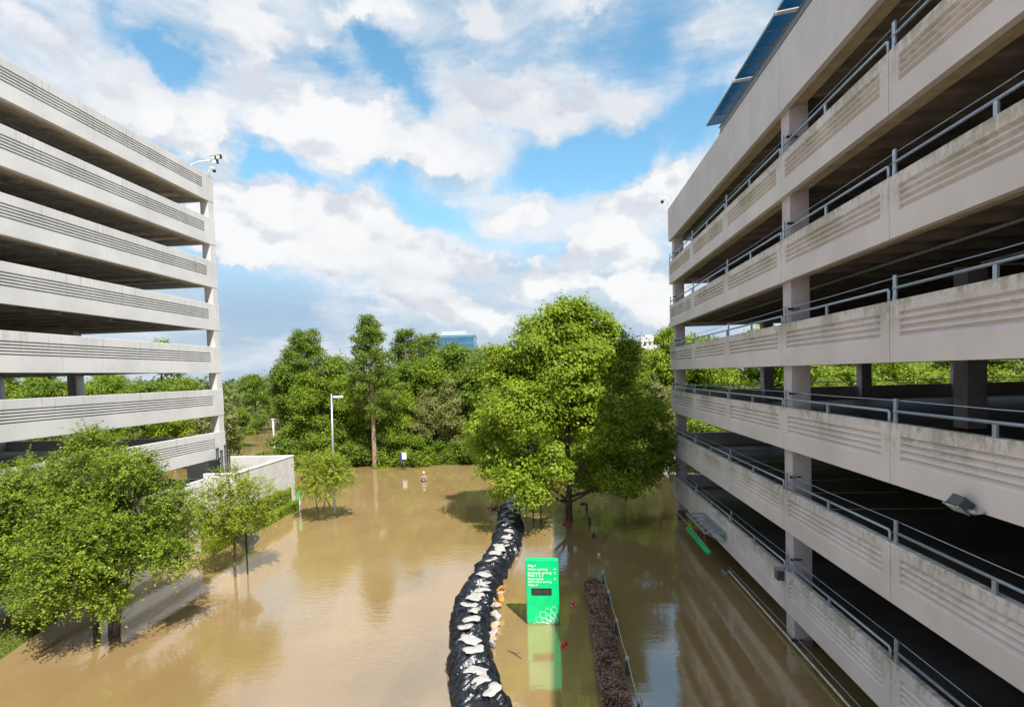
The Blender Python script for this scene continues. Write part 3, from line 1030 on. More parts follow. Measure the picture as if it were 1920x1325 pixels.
def bag_mesh(seed, lx=.3, ly=.2, lz=.085):
    r = np.random.default_rng(seed)
    bm = bmesh.new()
    bmesh.ops.create_grid(bm, x_segments=12, y_segments=9, size=1)
    top = [(v.co.x, v.co.y) for v in bm.verts]
    bm.free()
    mb = MB()
    nx, ny = 13, 9
    ph = r.uniform(0, 6, 6)
    for sgn in (1, -1):
        for j in range(ny):
            for i in range(nx):
                u, v = i/(nx-1)*2-1, j/(ny-1)*2-1
                e = (1-abs(u)**3.5)*(1-abs(v)**3)
                z = sgn*lz*e**.6*(1+.25*math.sin(u*5+ph[0])*math.cos(v*4+ph[1]))
                pinch = 1-.18*abs(u)**4+.12*math.sin(u*3+ph[2])
                mb.v.append((u*lx*(1+.10*math.sin(v*3+ph[3])), v*ly*pinch*(1+.1*math.sin(u*6+ph[4])), z+.03*math.sin(u*2.2+ph[5])))
        b = 0 if sgn == 1 else nx*ny
        for j in range(ny-1):
            for i in range(nx-1):
                q = (b+j*nx+i, b+j*nx+i+1, b+(j+1)*nx+i+1, b+(j+1)*nx+i)
                mb.f.append(q if sgn == 1 else q[::-1])
    return mb


M_BAG = mat('white_woven_sack', (.33, .325, .32), .8, var=.12, vscale=6, bump=.4, bscale=25)
M_BAGO = mat('orange_sack', (.48, .22, .04), .8, var=.2, vscale=8, bump=.4)
M_BAGB = mat('bluish_sack', (.30, .37, .50), .7, var=.2, vscale=6, bump=.4)
M_BAGC = mat('cream_sack', (.36, .28, .21), .85, var=.25, vscale=9, bump=.5)
BAGS = [(-3.03,32.08),(-3.03,30.46),(-3.13,29.0),(-3.25,28.5),(-3.4,27.7),(-3.45,26.5),(-3.62,24.8),(-3.5,24.2),(-3.57,23.7),(-3.42,22.95),(-3.6,22.4),(-3.66,21.8),(-3.75,21.3),(-3.42,20.75),(-3.45,20.0),(-3.58,19.3),(-3.25,18.35),(-3.0,17.64),(-2.75,16.5),(-2.51,15.93),(-2.12,15.5)]
bm_ = [bag_mesh(i, .33, .20, .075).mesh('sandbag', M_BAG, True) for i in range(5)]
for i, (x, y) in enumerate(BAGS):
    far = y > 24
    o = link('sandbag', bm_[i % 5], None, (x, y, levee_top(x, y)+.07), (RB.normal(0, .12), RB.normal(0, .12), RB.normal(.1, .75)))
    k_ = float(RB.uniform(.8, 1.15))
    o.scale = (k_*(1.0 if not far else 1.15), k_*(1.0 if not far else 1.25), 1.0)
    tagp(o, 'white sandbag weighing down the black plastic on top of the flood barrier', 'sandbag', 'white sandbags on the flood barrier')
for i in range(15):
    x, y = -3.4+RB.normal(0, .35)-.02*i, 33.6+i*.52
    o = link('sandbag', bag_mesh(40+i).mesh('sandbag', M_BAGB if i > 4 else M_BAG, True), None, (x, y, levee_top(x, y)+.06), (RB.normal(0, .15), RB.normal(0, .15), RB.normal(0, .7)))
    tagp(o, 'bluish sandbag heaped at the far end of the flood barrier under the tree' if i > 4 else 'pale sandbag on the far shaded stretch of the flood barrier', 'sandbag',
         'bluish sandbags at the far end' if i > 4 else 'pale sandbags on the far stretch')
for i in range(16):
    y = 24.6-i*.33
    x = -2.72+.0*i+RB.normal(0, .06)+(.0 if y > 20 else (20-y)*.12)
    org = i in (0, 1, 4, 5)
    o = link('sandbag', bag_mesh(80+i, .2, .14, .08).mesh('sandbag', M_BAGO if org else M_BAGC if i % 3 else M_BAG, True), None, (x, y, .1+RB.uniform(0, .45)*(1 if i < 10 else .3)), (RB.normal(0, .4), RB.normal(0, .5), RB.uniform(0, 3)))
    tagp(o, 'orange sack spilling out beside the black barrier near the green sign' if org else 'small cream sack in the row spilling out along the right foot of the barrier', 'sandbag',
         'orange sacks beside the barrier' if org else 'cream sacks along the right foot of the barrier')
t = thing('debris_pile', 'reddish heap of straw and rags left of the far barrier end under the tree', 'debris', (-4.9, 40.6, 0))
for i in range(14):
    p = RB.normal(0, .35, 3)
    part('debris_piece', bag_mesh(200+i, .22, .12, .06), mat('rusty_straw', (.42, .20, .12), .9, var=.4, vscale=10), t, (p[0], p[1], .08+abs(p[2])*.4), (p[1], p[0], p[2]*8), True)

# ------------------------------------------------------------------ green sign
def text_mesh(body, size, m):
    c = bpy.data.curves.new('lettering', 'FONT')
    c.body = body
    c.size = size
    c.extrude = .002
    o = bpy.data.objects.new('tmp', c)
    COL.objects.link(o)
    dg = bpy.context.evaluated_depsgraph_get()
    me = bpy.data.meshes.new_from_object(o.evaluated_get(dg))
    bpy.data.objects.remove(o)
    me.materials.clear()
    me.materials.append(m)
    return me


t = thing('directory_sign', 'tall bright green parking directory sign standing in the flood water', 'sign', (-1.41, 21.6, 0), math.radians(0))
SW, SH = 1.36, 2.72
o = part('board', MB().box(0, SW, 0, .26, -.9, SH), M_GREEN, t)
bevelled(o, .05, 3)
o = bevelled(part('display_slot', MB().box(.22, 1.06, -.022, .04, 1.24, 1.53), M_BLACK, t), .012)
part('display_glass', MB().box(.28, 1.00, -.028, -.0225, 1.30, 1.46), M_SLOT, o)
for s_, x, z in (('Bldg 4', .10, 2.43), ('Visitor parking', .10, 2.28), ('Employee parking', .10, 2.13), ('Plaza 1, 2, 3', .10, 2.02), ('Reserved &', .10, 1.875), ('BHU visitor parking', .10, 1.76), ('Plaza 4', .10, 1.62)):
    sz = .135 if len(s_) < 19 else .12
    link('lettering', text_mesh(s_, sz, M_LETTER), t, (x, -.012, z), (math.pi/2, 0, 0))
# arrows built as shapes too, in case the font has none
for x, z, v in ((1.19, 2.325, 0), (1.2, 2.17, 1), (1.2, 1.92, 1)):
    a = MB()
    if v == 0:
        a.box(-.06, .04, -.004, 0, -.009, .009)
        a.v += [(.02, -.004, -.035), (.07, -.004, 0), (.02, -.004, .035)]
    else:
        a.box(-.009, .009, -.004, 0, -.05, .03)
        a.v += [(-.035, -.004, .01), (.035, -.004, .01), (0, -.004, .055)]
    n = len(a.v)
    a.f.append((n-3, n-2, n-1))
    part('arrow', a, M_LETTER, t, (x, -.016, z))
# lattice of petal outlines at the lower right, cut by the board edge
lat = MB()
cx, cz = 1.25, -.25


def inb(p):
    return .05 < p[0] < SW-.05 and .02 < p[1] < 1.0


for ring, (rr, nn) in enumerate(((1.05, 9), (.80, 8), (.58, 7))):
    for k in range(nn):
        a0 = math.radians(80+ring*9+k*17)
        tip = (cx+math.cos(a0)*rr, cz+math.sin(a0)*rr)
        for sg in (-1, 1):
            p0 = (cx+math.cos(a0+sg*.42)*rr*.42, cz+math.sin(a0+sg*.42)*rr*.42)
            cp_ = (cx+math.cos(a0+sg*.26)*rr*.86, cz+math.sin(a0+sg*.26)*rr*.86)
            pts = []
            for q in range(9):
                u = q/8
                p = ((1-u)**2*p0[0]+2*u*(1-u)*cp_[0]+u*u*tip[0], (1-u)**2*p0[1]+2*u*(1-u)*cp_[1]+u*u*tip[1])
                if inb(p):
                    pts.append((p[0], -.008, p[1]))
            if len(pts) > 1:
                lat.tube(pts, .0042, 4, False)
part('line_emblem', lat, M_LETTER, t)

# ------------------------------------------------------------------ rope bollards, brown hedge, floats
BY = [25.98, 23.6, 20.86, 18.05, 15.69, 13.5]
post = None
BLAB = ['round-topped blue-grey bollard at the far end of the brown hedge', 'round-topped blue-grey bollard, second along the brown hedge from its far end', 'round-topped blue-grey bollard, third along the brown hedge from its far end',
        'round-topped blue-grey bollard, fourth along the brown hedge from its far end', 'round-topped blue-grey bollard at the bottom edge of the view beside the hedge', 'round-topped blue-grey bollard just below the bottom edge of the view']
M_BOL = mat('blue_grey_bollard', (.10, .14, .17), .4, .3, var=.25, vscale=9)
for i, y in enumerate(BY):
    x = 2.13+.013*(26-y)
    if post is None:
        post = thing('bollard', BLAB[0], 'bollard', (x, y, 0), 0, 'bollards roped together along the brown hedge')
        part('post', MB().lathe([(.075, -.9), (.075, .42), (.06, .45), (.06, .47)], n=14), M_BOL, post, smooth=True)
        part('ball_top', MB().lathe([(.02, .45), (.07, .47), (.088, .53), (.075, .59), (.04, .625), (.005, .635)], n=14), mat('weathered_bollard_top', (.33, .38, .40), .45, .3, var=.2), post, smooth=True)
    else:
        c = copy_tree(post)
        c.location = (x, y, 0)
        c['label'] = BLAB[i]
rp = []
for i in range(len(BY)-1):
    for k in range(8):
        u = k/8
        y = BY[i]*(1-u)+BY[i+1]*u
        rp.append((2.13+.013*(26-y), y, .60-.30*4*u*(1-u)*.55))
tagp(part('rope', MB().tube(rp, .017, 6), mat('pale_green_rope', (.42, .46, .36), .8), smooth=True), 'pale rope sagging from bollard to bollard beside the brown hedge', 'rope')
FL = ['low dark lamp bollard with a side head right of the big tree trunk', 'dark bollard nearer than the lamp bollard, right of the big tree', 'stubby dark bollard barely above water beyond the farthest red float']
for i, (x, y, h) in enumerate(((2.13, 39.6, .62), (2.12, 36.2, .5), (2.16, 33.2, .3))):
    t = thing('bollard', FL[i], 'bollard', (x, y, 0), 0)
    part('post', MB().lathe([(.09, -.9), (.09, h-.05), (.07, h)], n=12), M_DARKM, t, smooth=True)
    if i == 0:
        part('lamp_head', MB().lathe([(.05, h-.18), (.19, h-.12), (.2, h-.02), (.1, h+.05), (.01, h+.06)], (-.3, 0, 0), 12).box(-.3, 0, -.03, .03, h-.12, h-.07), M_DARKM, t)
for i, (x, lab) in enumerate(((-1.75, 'thin dark post under the left side of the big tree, leftmost of two'), (-1.35, 'thin dark post under the left side of the big tree, nearer its trunk'))):
    t = thing('bollard', lab, 'bollard', (x+i*.15, 36.8-i*.4, 0))
    part('post', MB().lathe([(.05, -.9), (.05, .9+.3*i), (.03, .95+.3*i)], n=10), M_DARKM, t, smooth=True)

# hedge: brown leaves packed in a long clipped block
rngh = np.random.default_rng(21)


def hedge(name, label, x0, x1, y0, y1, h, n, lsize, lm, sub=.35, rough=.05, seed=1):
    rng = np.random.default_rng(seed)
    t = thing(name, label, 'hedge', ((x0+x1)/2, (y0+y1)/2, 0))
    P = []
    D = []
    a, b = (x1-x0)/2, (y1-y0)/2
    k = int(n*.55)
    p = np.stack([rng.uniform(-a, a, k), rng.uniform(-b, b, k), np.full(k, h)], 1)
    p[:, 2] += rough*np.sin(p[:, 1]*2.3+rng.normal(0, .3, k))*np.cos(p[:, 0]*4)-.25*(np.abs(p[:, 0])/a)**4*h*.5-np.abs(rng.normal(0, rough, k))
    p[:, 2] *= np.clip((b-np.abs(p[:, 1]))/.5+.35, 0, 1)**.5
    p[:, 2] += rough*.9*np.sin(p[:, 1]*7.1+p[:, 0]*5)*np.sin(p[:, 1]*3.3-p[:, 0]*6)
    p[:, 0] += .05*np.sin(p[:, 1]*1.9)
    p[:, 0] *= np.clip((b-np.abs(p[:, 1]))/.8+.45, 0, 1)
    P.append(p)
    D.append(np.tile([0, 0, 1.], (k, 1)))
    for sx in (-1, 1):
        k = int(n*.2)
        p = np.stack([sx*(a-np.abs(rng.normal(0, rough, k))), rng.uniform(-b, b, k), rng.uniform(-.1, h, k)], 1)
        p[:, 0] += .05*np.sin(p[:, 1]*1.9)
        p[:, 0] *= np.clip((b-np.abs(p[:, 1]))/.8+.45, 0, 1)
        P.append(p)
        D.append(np.tile([sx, 0, .3], (k, 1)))
    for sy in (-1, 1):
        k = int(n*.03)
        p = np.stack([rng.uniform(-a, a, k)*.5, sy*(b-np.abs(rng.normal(0, rough, k))), rng.uniform(-.1, h, k)], 1)
        P.append(p)
        D.append(np.tile([0, sy, .3], (k, 1)))
    V = leaf_quads(np.concatenate(P), np.concatenate(D), lsize, rng, .7, .55)
    link('foliage', quads_mesh('foliage', V, lm), t)
    o = part('core', MB().box(-a*.72, a*.72, -b+.7, b-.7, -.8, h-.2), mat('dark_hedge_wood', (.02, .015, .012), .9, var=.3), t)
    return t


hedge('hedge', 'long low hedge of dead purple-brown leaves standing in the water beside the bollards', 1.17, 2.0, 12, 25.3, .5, 34000, .115, L_BROWN, seed=3, rough=.09)
hedge('hedge', 'dark green hedge against the white yard wall', -21.98, -21.45, 30.5, 41.3, 1.75, 34000, .13, L_YOUNG, seed=4, rough=.1)
hedge('hedge', 'low bright green clipped hedge at the water edge in front of the taller hedge', -21.42, -20.85, 30.3, 41.3, .7, 24000, .11, L_LIME, seed=5, rough=.04)

M_RED = mat('red_float', (.62, .02, .04), .25, build=None)


def _float(t, p, pos):
    n = t.noise(t.add('ShaderNodeTexCoord').outputs['Object'], 3.2, 2, .5)
    c = t.mix(t.mr(n, .50, .56), (.66, .02, .05), (.8, .62, .58))
    t.l.new(c, p.inputs['Base Color'])


M_FLOAT = mat('red_and_white_float', (.6, .05, .05), .25, build=_float)
for i, (x, y, r, lab) in enumerate(((2.24, 30.0, .12, 'small red float ball beyond the far end of the brown hedge'), (.57, 23.4, .14, 'red and white float ball right of the green sign'),
                               (.1, 19.85, .13, 'red float ball nearest the viewer, below the green sign'), (.42, 36.3, .16, 'red and white float ball at the foot of the big tree'))):
    t = thing('float', lab, 'float', (x, y, r*.55), i*1.3, 'red floats drifting round the green sign')
    prof = [(r*math.sin(a)+.0005, -r*math.cos(a)) for a in np.linspace(0, math.pi, 13)]
    part('ball', MB().lathe(prof, n=18), M_FLOAT, t, smooth=True)
    part('eyelet', MB().tube([(r*.9, 0, 0), (r*1.15, 0, .02), (r*1.2, 0, .0)], .012, 6), M_WHITEP, t)

# bright rags seen past the trunk
t = thing('tarpaulin', 'crumpled red rag floating beyond the big tree, left of its trunk', 'rag', (.25, 49.5, .1))
part('cloth', bag_mesh(301, .5, .35, .16), M_RED, t, smooth=True)
t = thing('tarpaulin', 'crumpled teal and red bundle floating beyond the big tree, right of its trunk', 'rag', (1.75, 49.5, .1))
part('cloth', bag_mesh(302, .5, .35, .2), mat('teal_cloth', (.0, .28, .27), .6), t, smooth=True)
part('rag', bag_mesh(303, .25, .25, .16), M_RED, t, (.55, 0, .2), smooth=True)
t = thing('branch', 'thin dark stick drifting beside the black barrier', 'branch', (-1.75, 19.2, .02))
part('twig', MB().tube([(-.28, .3, 0), (0, .05, .03), (.3, -.3, 0)], [.015, .02, .008], 5).tube([(0, .05, .02), (.2, .12, .03)], .008, 4), M_BARK, t)

def litter():
    rng = np.random.default_rng(61)
    P = []
    for cx, cy, sx, sy, n in ((1.0, 20, .25, 4, 260), (2.4, 21, .3, 4, 160), (-2.1, 18, .3, 3, 160), (2, 33, 3, 3, 300), (-18, 23, 2.5, 2, 260), (-20.6, 36, .3, 3, 200), (7.9, 24, .5, 6, 260), (-8, 30, 5, 7, 160)):
        P.append(np.stack([rng.normal(cx, sx, n), rng.normal(cy, sy, n), rng.uniform(.006, .012, n)], 1))
    P = np.concatenate(P)
    V = leaf_quads(P, np.tile([0, 0, 1.], (len(P), 1)), .07, rng, .04, .6)
    tagp(link('floating_leaves', quads_mesh('floating_leaves', V, leafmat('drifting_leaf_litter', (.10, .07, .03), (.32, .27, .10), .1))), 'dead leaves drifting on the brown water', 'leaves', kind='stuff')


litter()

# ------------------------------------------------------------------ street lamp and signs
t = thing('street_lamp', 'tall slim blue-grey street lamp with one short arm, beside the small round tree', 'street lamp', (-17.1, 39.2, 0))
part('pole', MB().tube([(0, 0, -.9), (0, 0, .4), (.05, 0, 5), (.12, 0, 9.3)], [.11, .10, .085, .06], 12), M_GALV, t, smooth=True)
part('arm', MB().tube([(.12, 0, 9.0), (.3, 0, 9.08)], .035, 8), M_GALV, t, smooth=True)
o = part('lamp_head', MB().box(.28, 1.02, -.16, .16, 8.99, 9.14), M_WHITEP, t)
bevelled(o, .06, 3)
part('lens', MB().box(.4, .95, -.12, .12, 8.965, 8.988), M_LAMPLENS, o)

t = thing('road_sign', 'grey back of a diamond road sign on a black post beside the young tree', 'road sign', (-16.82, 27.1, 0))
part('post', MB().tube([(0, 0, -.9), (-.02, 0, 2.35)], .04, 8), M_BLACK, t, smooth=True)
dm = MB()
dm.obox((0, .06, 1.95), (.39, 0, .39), (0, .012, 0), (.39, 0, -.39))
part('diamond_plate', dm, mat('bare_aluminium', (.33, .35, .38), .4, .6, var=.15), t)

t = thing('road_sign', 'little white notice on a dark post at the edge of the woods', 'road sign', (-17.05, 58.2, 0))
part('post', MB().tube([(0, 0, -.9), (0, 0, 2.1)], .06, 8), M_DARKM, t)
bevelled(part('plate', MB().box(-.25, .25, -.09, -.06, 1.25, 2.0), M_WHITEP, t), .01)
part('lens', MB().box(-.55, -.30, -.06, -.02, .9, 1.8), mat('dark_blue_box', (.03, .04, .16), .5), t)

for i, (x, y, z, lab) in enumerate(((-52.6, 95, 3.3, 'white utility post in the flooded clearing beyond the left garage'), (-42.5, 95, 3.4, 'white utility post half hidden by trees right of the clearing'))):
    t = thing('utility_post', lab, 'post', (x, y, 0))
    part('post', MB().tube([(0, 0, -1), (0, 0, z)], .14, 8), M_WHITEP, t, smooth=True)
    part('cap', MB().box(-.2, .2, -.2, .2, z, z+.18), M_WHITEP, t)
t = thing('gauge_post', 'slim white flood gauge post with a green cap beside the far hedge corner', 'post', (-20.55, 40.6, 0))
part('post', MB().box(-.06, .06, -.06, .06, -.8, 1.0), M_WHITEP, t)
part('cap', MB().box(-.12, .12, -.1, .1, 1.0, 1.55), M_GREEN, t)
for k in range(5):
    part('band', MB().box(-.065, .065, -.065, .065, .1+k*.18, .15+k*.18), M_DARKM, t)


# ------------------------------------------------------------------ person wading
def person():
    t = thing('person', 'person in yellow cap and pink top wading waist-deep far down the street with dark bag', 'person', (-13.3, 51.9, 0), math.radians(12))
    J = {'pelvis': ((0, 0, 0), .15), 'waist': ((0, 0, .12), .135), 'chest': ((0, 0, .36), .17), 'neckb': ((0, -.01, .56), .085), 'neck': ((0, -.02, .64), .055), 'skull0': ((0, -.03, .72), .08), 'skull1': ((0, -.03, .82), .095), 'skull2': ((0, -.025, .90), .07),
         'shL': ((.19, 0, .50), .062), 'elL': ((.27, -.06, .24), .045), 'wrL': ((.17, -.26, .13), .032), 'haL': ((.13, -.34, .13), .036),
         'shR': ((-.19, 0, .50), .062), 'elR': ((-.27, -.06, .24), .045), 'wrR': ((-.17, -.26, .13), .032), 'haR': ((-.13, -.34, .13), .036),
         'hiL': ((.10, 0, -.08), .11), 'knL': ((.12, -.05, -.5), .075), 'anL': ((.12, .05, -.88), .05), 'hiR': ((-.10, 0, -.08), .11), 'knR': ((-.12, -.12, -.48), .075), 'anR': ((-.12, -.05, -.88), .05)}
    E = [('pelvis', 'waist'), ('waist', 'chest'), ('chest', 'neckb'), ('neckb', 'neck'), ('neck', 'skull0'), ('skull0', 'skull1'), ('skull1', 'skull2'), ('chest', 'shL'), ('shL', 'elL'), ('elL', 'wrL'), ('wrL', 'haL'), ('chest', 'shR'), ('shR', 'elR'), ('elR', 'wrR'), ('wrR', 'haR'),
         ('pelvis', 'hiL'), ('hiL', 'knL'), ('knL', 'anL'), ('pelvis', 'hiR'), ('hiR', 'knR'), ('knR', 'anR')]
    # five fingers a hand
    for s, h in ((1, 'haL'), (-1, 'haR')):
        for q in range(5):
            a = 'f%d%s' % (q, h)
            if q < 4:
                J[a] = ((s*(.13-.022*(q-1.5)*.6), -.40-.012*(q in (1, 2)), .15-.02*(q-1.5)), .012)
                J[a+'b'] = ((s*(.09-.02*(q-1.5)*.4), -.43, .14-.02*(q-1.5)), .010)
            else:
                J[a] = ((s*.09, -.34, .17), .013)
                J[a+'b'] = ((s*.07, -.38, .18), .011)
            E += [(h, a), (a, a+'b')]
    names = list(J)
    me = bpy.data.meshes.new('body')
    me.from_pydata([J[k][0] for k in names], [(names.index(a), names.index(b)) for a, b in E], [])
    o = link('body', me, t)
    sk = o.modifiers.new('skin', 'SKIN')
    sk.use_smooth_shade = True
    for i, k in enumerate(names):
        r = J[k][1]
        me.skin_vertices[0].data[i].radius = (r, r)
    me.skin_vertices[0].data[0].use_root = True
    o.modifiers.new('sub', 'SUBSURF').render_levels = 2
    skin = mat('light_skin', (.55, .33, .24), .5)

    def b(t_, p, pos):
        oc = t_.add('ShaderNodeTexCoord').outputs['Object']
        x, y, z = t_.add('ShaderNodeSeparateXYZ', {0: oc}).outputs[:3]
        trunk = t_.m('MULTIPLY', t_.m('LESS_THAN', z, .6), t_.m('LESS_THAN', t_.m('ABSOLUTE', x), .235))
        trunk = t_.m('MULTIPLY', trunk, t_.m('GREATER_THAN', y, -.16))
        c = t_.mix(trunk, (.45, .27, .20), (.34, .20, .25))
        c = t_.mix(t_.m('LESS_THAN', z, .04), c, (.02, .02, .03))
        t_.l.new(c, p.inputs['Base Color'])
    me.materials.append(mat('skin_and_pink_top', (.6, .4, .4), .7, build=b))
    part('cap', MB().lathe([(.112, .80), (.118, .85), (.10, .92), (.05, .965), (.005, .975)], (0, -.02, 0), 16).box(-.07, .07, -.23, -.08, .805, .822), mat('yellow_cap', (.80, .68, .12), .6), t, smooth=False)
    part('hair', MB().lathe([(.085, .70), (.103, .74), (.108, .80)], (0, .005, 0), 14), mat('dark_hair', (.03, .02, .015), .6), t, smooth=True)
    hd = mat('light_skin', (.55, .33, .24))
    part('nose', MB().lathe([(.018, .765), (.014, .785), (.004, .80)], (0, -.125, 0), 8), skin, t)
    for s in (-1, 1):
        part('eye', MB().lathe([(.002, -.01), (.012, 0), (.002, .01)], (s*.035, -.118, .795), 8), M_BLACK, t)
        part('ear', MB().lathe([(.008, .755), (.02, .78), (.008, .81)], (s*.097, -.02, 0), 8), skin, t)
    part('mouth', MB().box(-.022, .022, -.122, -.112, .735, .742), mat('lips', (.4, .12, .1), .5), t)
    b_ = thing('bag', 'dark bundle held to the chest of the wading person', 'bag', (-13.25, 51.55, .12), math.radians(12))
    bevelled(part('bag_body', MB().box(-.20, .20, -.09, .09, -.10, .22), mat('dark_red_canvas', (.05, .02, .03), .7, var=.4, vscale=12), b_), .05, 3)
    part('label_patch', MB().box(-.08, .1, -.097, -.091, .02, .12), mat('mauve_patch', (.5, .42, .55), .7), b_)
    return t


person()

# ------------------------------------------------------------------ trees
BIG = [(0.12,37.2,14.05,2.28),(2.83,38.2,13.67,1.94),(-1.93,36.2,12.04,2.35),(1.08,35.2,10.67,2.94),(-3.63,38.2,10.46,1.93),(-4.26,36.2,7.54,2.27),(-1.42,34.2,7.98,2.91),(4.61,38.7,10.60,2.26),(5.98,38.2,7.52,2.30),(2.73,35.2,7.11,3.11),(1.54,40.2,7.09,3.57),(-3.33,35.2,5.10,2.21),(-0.83,34.2,4.51,2.06),(-3.19,33.2,3.53,1.41),(-1.50,32.7,2.94,1.05),(3.81,36.2,4.09,2.49),(6.64,39.2,3.92,1.91),(4.99,37.2,2.81,1.53),(2.55,39.2,3.0,1.94),(-5.34,38.2,5.46,1.56),(7.43,38.2,5.59,1.18)]
BIG = BIG+[(1.6,37.6,12.3,2.2), (1.4,38,9,2.6), (3.4,38.6,11.9,1.8), (-2.6,37.6,9.2,2.2), (-1.3,36.8,13.3,1.9), (4.2,38.4,12.4,2.0), (1.5,37.6,14.1,1.9), (-3.4,37.2,11.6,1.6)]
BIG = [l[:3]+(l[3]*.92, l[3]*.86) for l in BIG]
b0 = (.75, 37.25, 0)
tree('broadleaf_tree', 'big spreading broad-leaved tree beside the right garage, bright yellow-green on its sunny side', 'tree', b0,
     [(0, 0, -1), (0, 0, .3), (.05, -.05, 3), (0, 0, 6), (.1, -.1, 9.5), (0, 0, 13)], .30, rel(b0, BIG), 150000, .215, L_BIG, M_BARK, 11, clump=.34, per=50, tw=3, wid=.8, flat=.42, shell=.4, split=6)


def spray_tree(name, label, base, trunks, r0, lobes, nspray, leaves, lsize, lm, seed, droop=.35, slen=(.5, 1.2), group=None, out=.35, tw=5):
    """fine-leaved tree: twigs strung with little leaves, drooping at the ends"""
    rng = np.random.default_rng(seed)
    t = thing(name, label, 'tree', base, 0, group)
    mb = MB()
    for tr in trunks:
        k = len(tr)
        mb.tube(tr, [r0*(1.2 if i == 0 else 1-.8*i/(k-1)) for i in range(k)], 10, False)
    for i, l in enumerate(lobes):
        tr = trunks[int(np.argmin([abs(tr[-1][0]-l[0])+abs(tr[-1][1]-l[1]) for tr in trunks]))]
        limbs(mb, tr, [l], rng, r0, tw=tw)
    w = np.array([l[3]**1.7 for l in lobes])
    idx = rng.choice(len(lobes), nspray, p=w/w.sum())
    C = np.array([l[:3] for l in lobes])[idx]
    Rr = np.array([l[3] for l in lobes])[idx]
    d = rng.normal(0, 1, (nspray, 3))
    d /= np.linalg.norm(d, axis=1)[:, None]
    rad = rng.uniform(.25, 1.0, nspray)**.6
    S0 = C+d*(Rr*rad)[:, None]*np.array([1, 1, .8])
    dirn = d*out*2+rng.normal(0, .55, (nspray, 3))+np.array([0, 0, .25])
    dirn /= np.linalg.norm(dirn, axis=1)[:, None]
    L = rng.uniform(slen[0], slen[1], nspray)
    u = (np.arange(leaves)+.5)/leaves
    P = S0[:, None, :]+dirn[:, None, :]*(L[:, None]*u[None, :])[:, :, None]
    P[:, :, 2] -= droop*L[:, None]*u[None, :]**2
    P = P+rng.normal(0, .045, P.shape)
    D = np.zeros_like(P)
    D[:, :, 2] = 1
    D += d[:, None, :]*.4
    V = leaf_quads(P.reshape(-1, 3), D.reshape(-1, 3), lsize, rng, .55, .6)
    link('crown', quads_mesh('crown', V, lm), t)
    # twigs
    for i in range(0, nspray, 3):
        a = Vector(S0[i])
        dd = Vector(dirn[i])*L[i]
        mb.tube([a-dd*.3, a+dd*.5-Vector((0, 0, droop*L[i]*.25)), a+dd-Vector((0, 0, droop*L[i]))], [.010, .006, .003], 3, False)
    part('trunk', mb, M_BARK, t, smooth=True)
    return t


ELM = [(-21.96,20.9,6.44,2.08),(-19.65,21.4,7.58,1.60),(-16.91,20.4,6.80,1.73),(-18.88,19.9,5.51,2.53),(-22.3,20.4,4.06,2.2),(-16.70,19.4,4.13,2.22),(-18.54,18.9,3.04,2.09),(-15.74,20.9,5.34,1.41),(-15.24,19.9,3.10,1.24),(-22.6,19.4,2.65,1.7),(-16.96,18.9,1.90,1.10),(-21.00,22.4,4.65,2.6),(-17.97,22.4,3.65,2.04),(-20.45,19.4,2.20,1.37)]
ELM = [(l[0]-(.7 if l[0] > -17.5 else .2), l[1], l[2]+(.35 if l[2] < 3.2 else 0), l[3]*.74) for l in ELM]
b0 = (-19.1, 20.4, 0)
spray_tree('elm_tree', 'wide bushy small-leaved tree at the lower left with several stems in the water', b0,
           [[(-.2, 0, -.9), (-.4, 0, .8), (-1.2, .1, 2.5), (-2.4, .3, 4.5)], [(.25, .1, -.9), (.4, 0, 1), (.6, 0, 3), (.1, .3, 6)], [(.5, -.1, -.9), (.9, -.2, 1.1), (1.8, -.3, 3), (2.4, -.2, 5)]],
           .15, break_up(rel(b0, ELM), 7, 4, .55, .75), 9300, 18, .11, L_ELM, 31, .3, (.4, 1.0), tw=1)
YT1 = [(-17.62,27.1,4.98,1.2),(-16.11,26.8,4.45,1.15),(-18.38,26.8,3.90,1.25),(-16.59,26.3,3.59,1.35),(-18.24,26.5,2.69,1.0),(-17.58,27.3,2.3,.9),(-15.89,27.1,3.37,0.74),(-19.33,26.8,3.05,0.76)]
YT1 = [l[:3]+(l[3]*.85,) for l in YT1]
b0 = (-17.35, 26.8, 0)
spray_tree('young_tree', 'young lime-green tree with a single slim stem beside the diamond road sign', b0,
           [[(0, 0, -.9), (0, 0, .5), (.05, 0, 1.8), (0, 0, 3.4), (-.1, 0, 5)]], .09, rel(b0, YT1), 1350, 14, .115, L_YOUNG, 32, .2, (.35, .8))
YT2 = [(-17.84,37.7,3.99,1.30),(-16.55,38.0,3.71,1.30),(-17.09,37.3,2.87,1.52),(-18.66,38.0,2.54,0.99),(-15.64,37.7,3.16,0.89),(-17.00,37.7,4.57,0.98)]
YT2 = [l[:3]+(l[3]*.85,) for l in YT2]
b0 = (-17.6, 37.6, 0)
spray_tree('young_tree', 'small round lime-green tree standing in the water at the street lamp', b0,
           [[(-.1, 0, -.9), (-.1, 0, .5), (-.2, 0, 1.5), (0, 0, 3)], [(.3, .1, -.9), (.35, .1, 1), (.6, .2, 2.6)]], .07, rel(b0, YT2), 1050, 14, .13, L_YOUNG, 33, .25, (.35, .9))


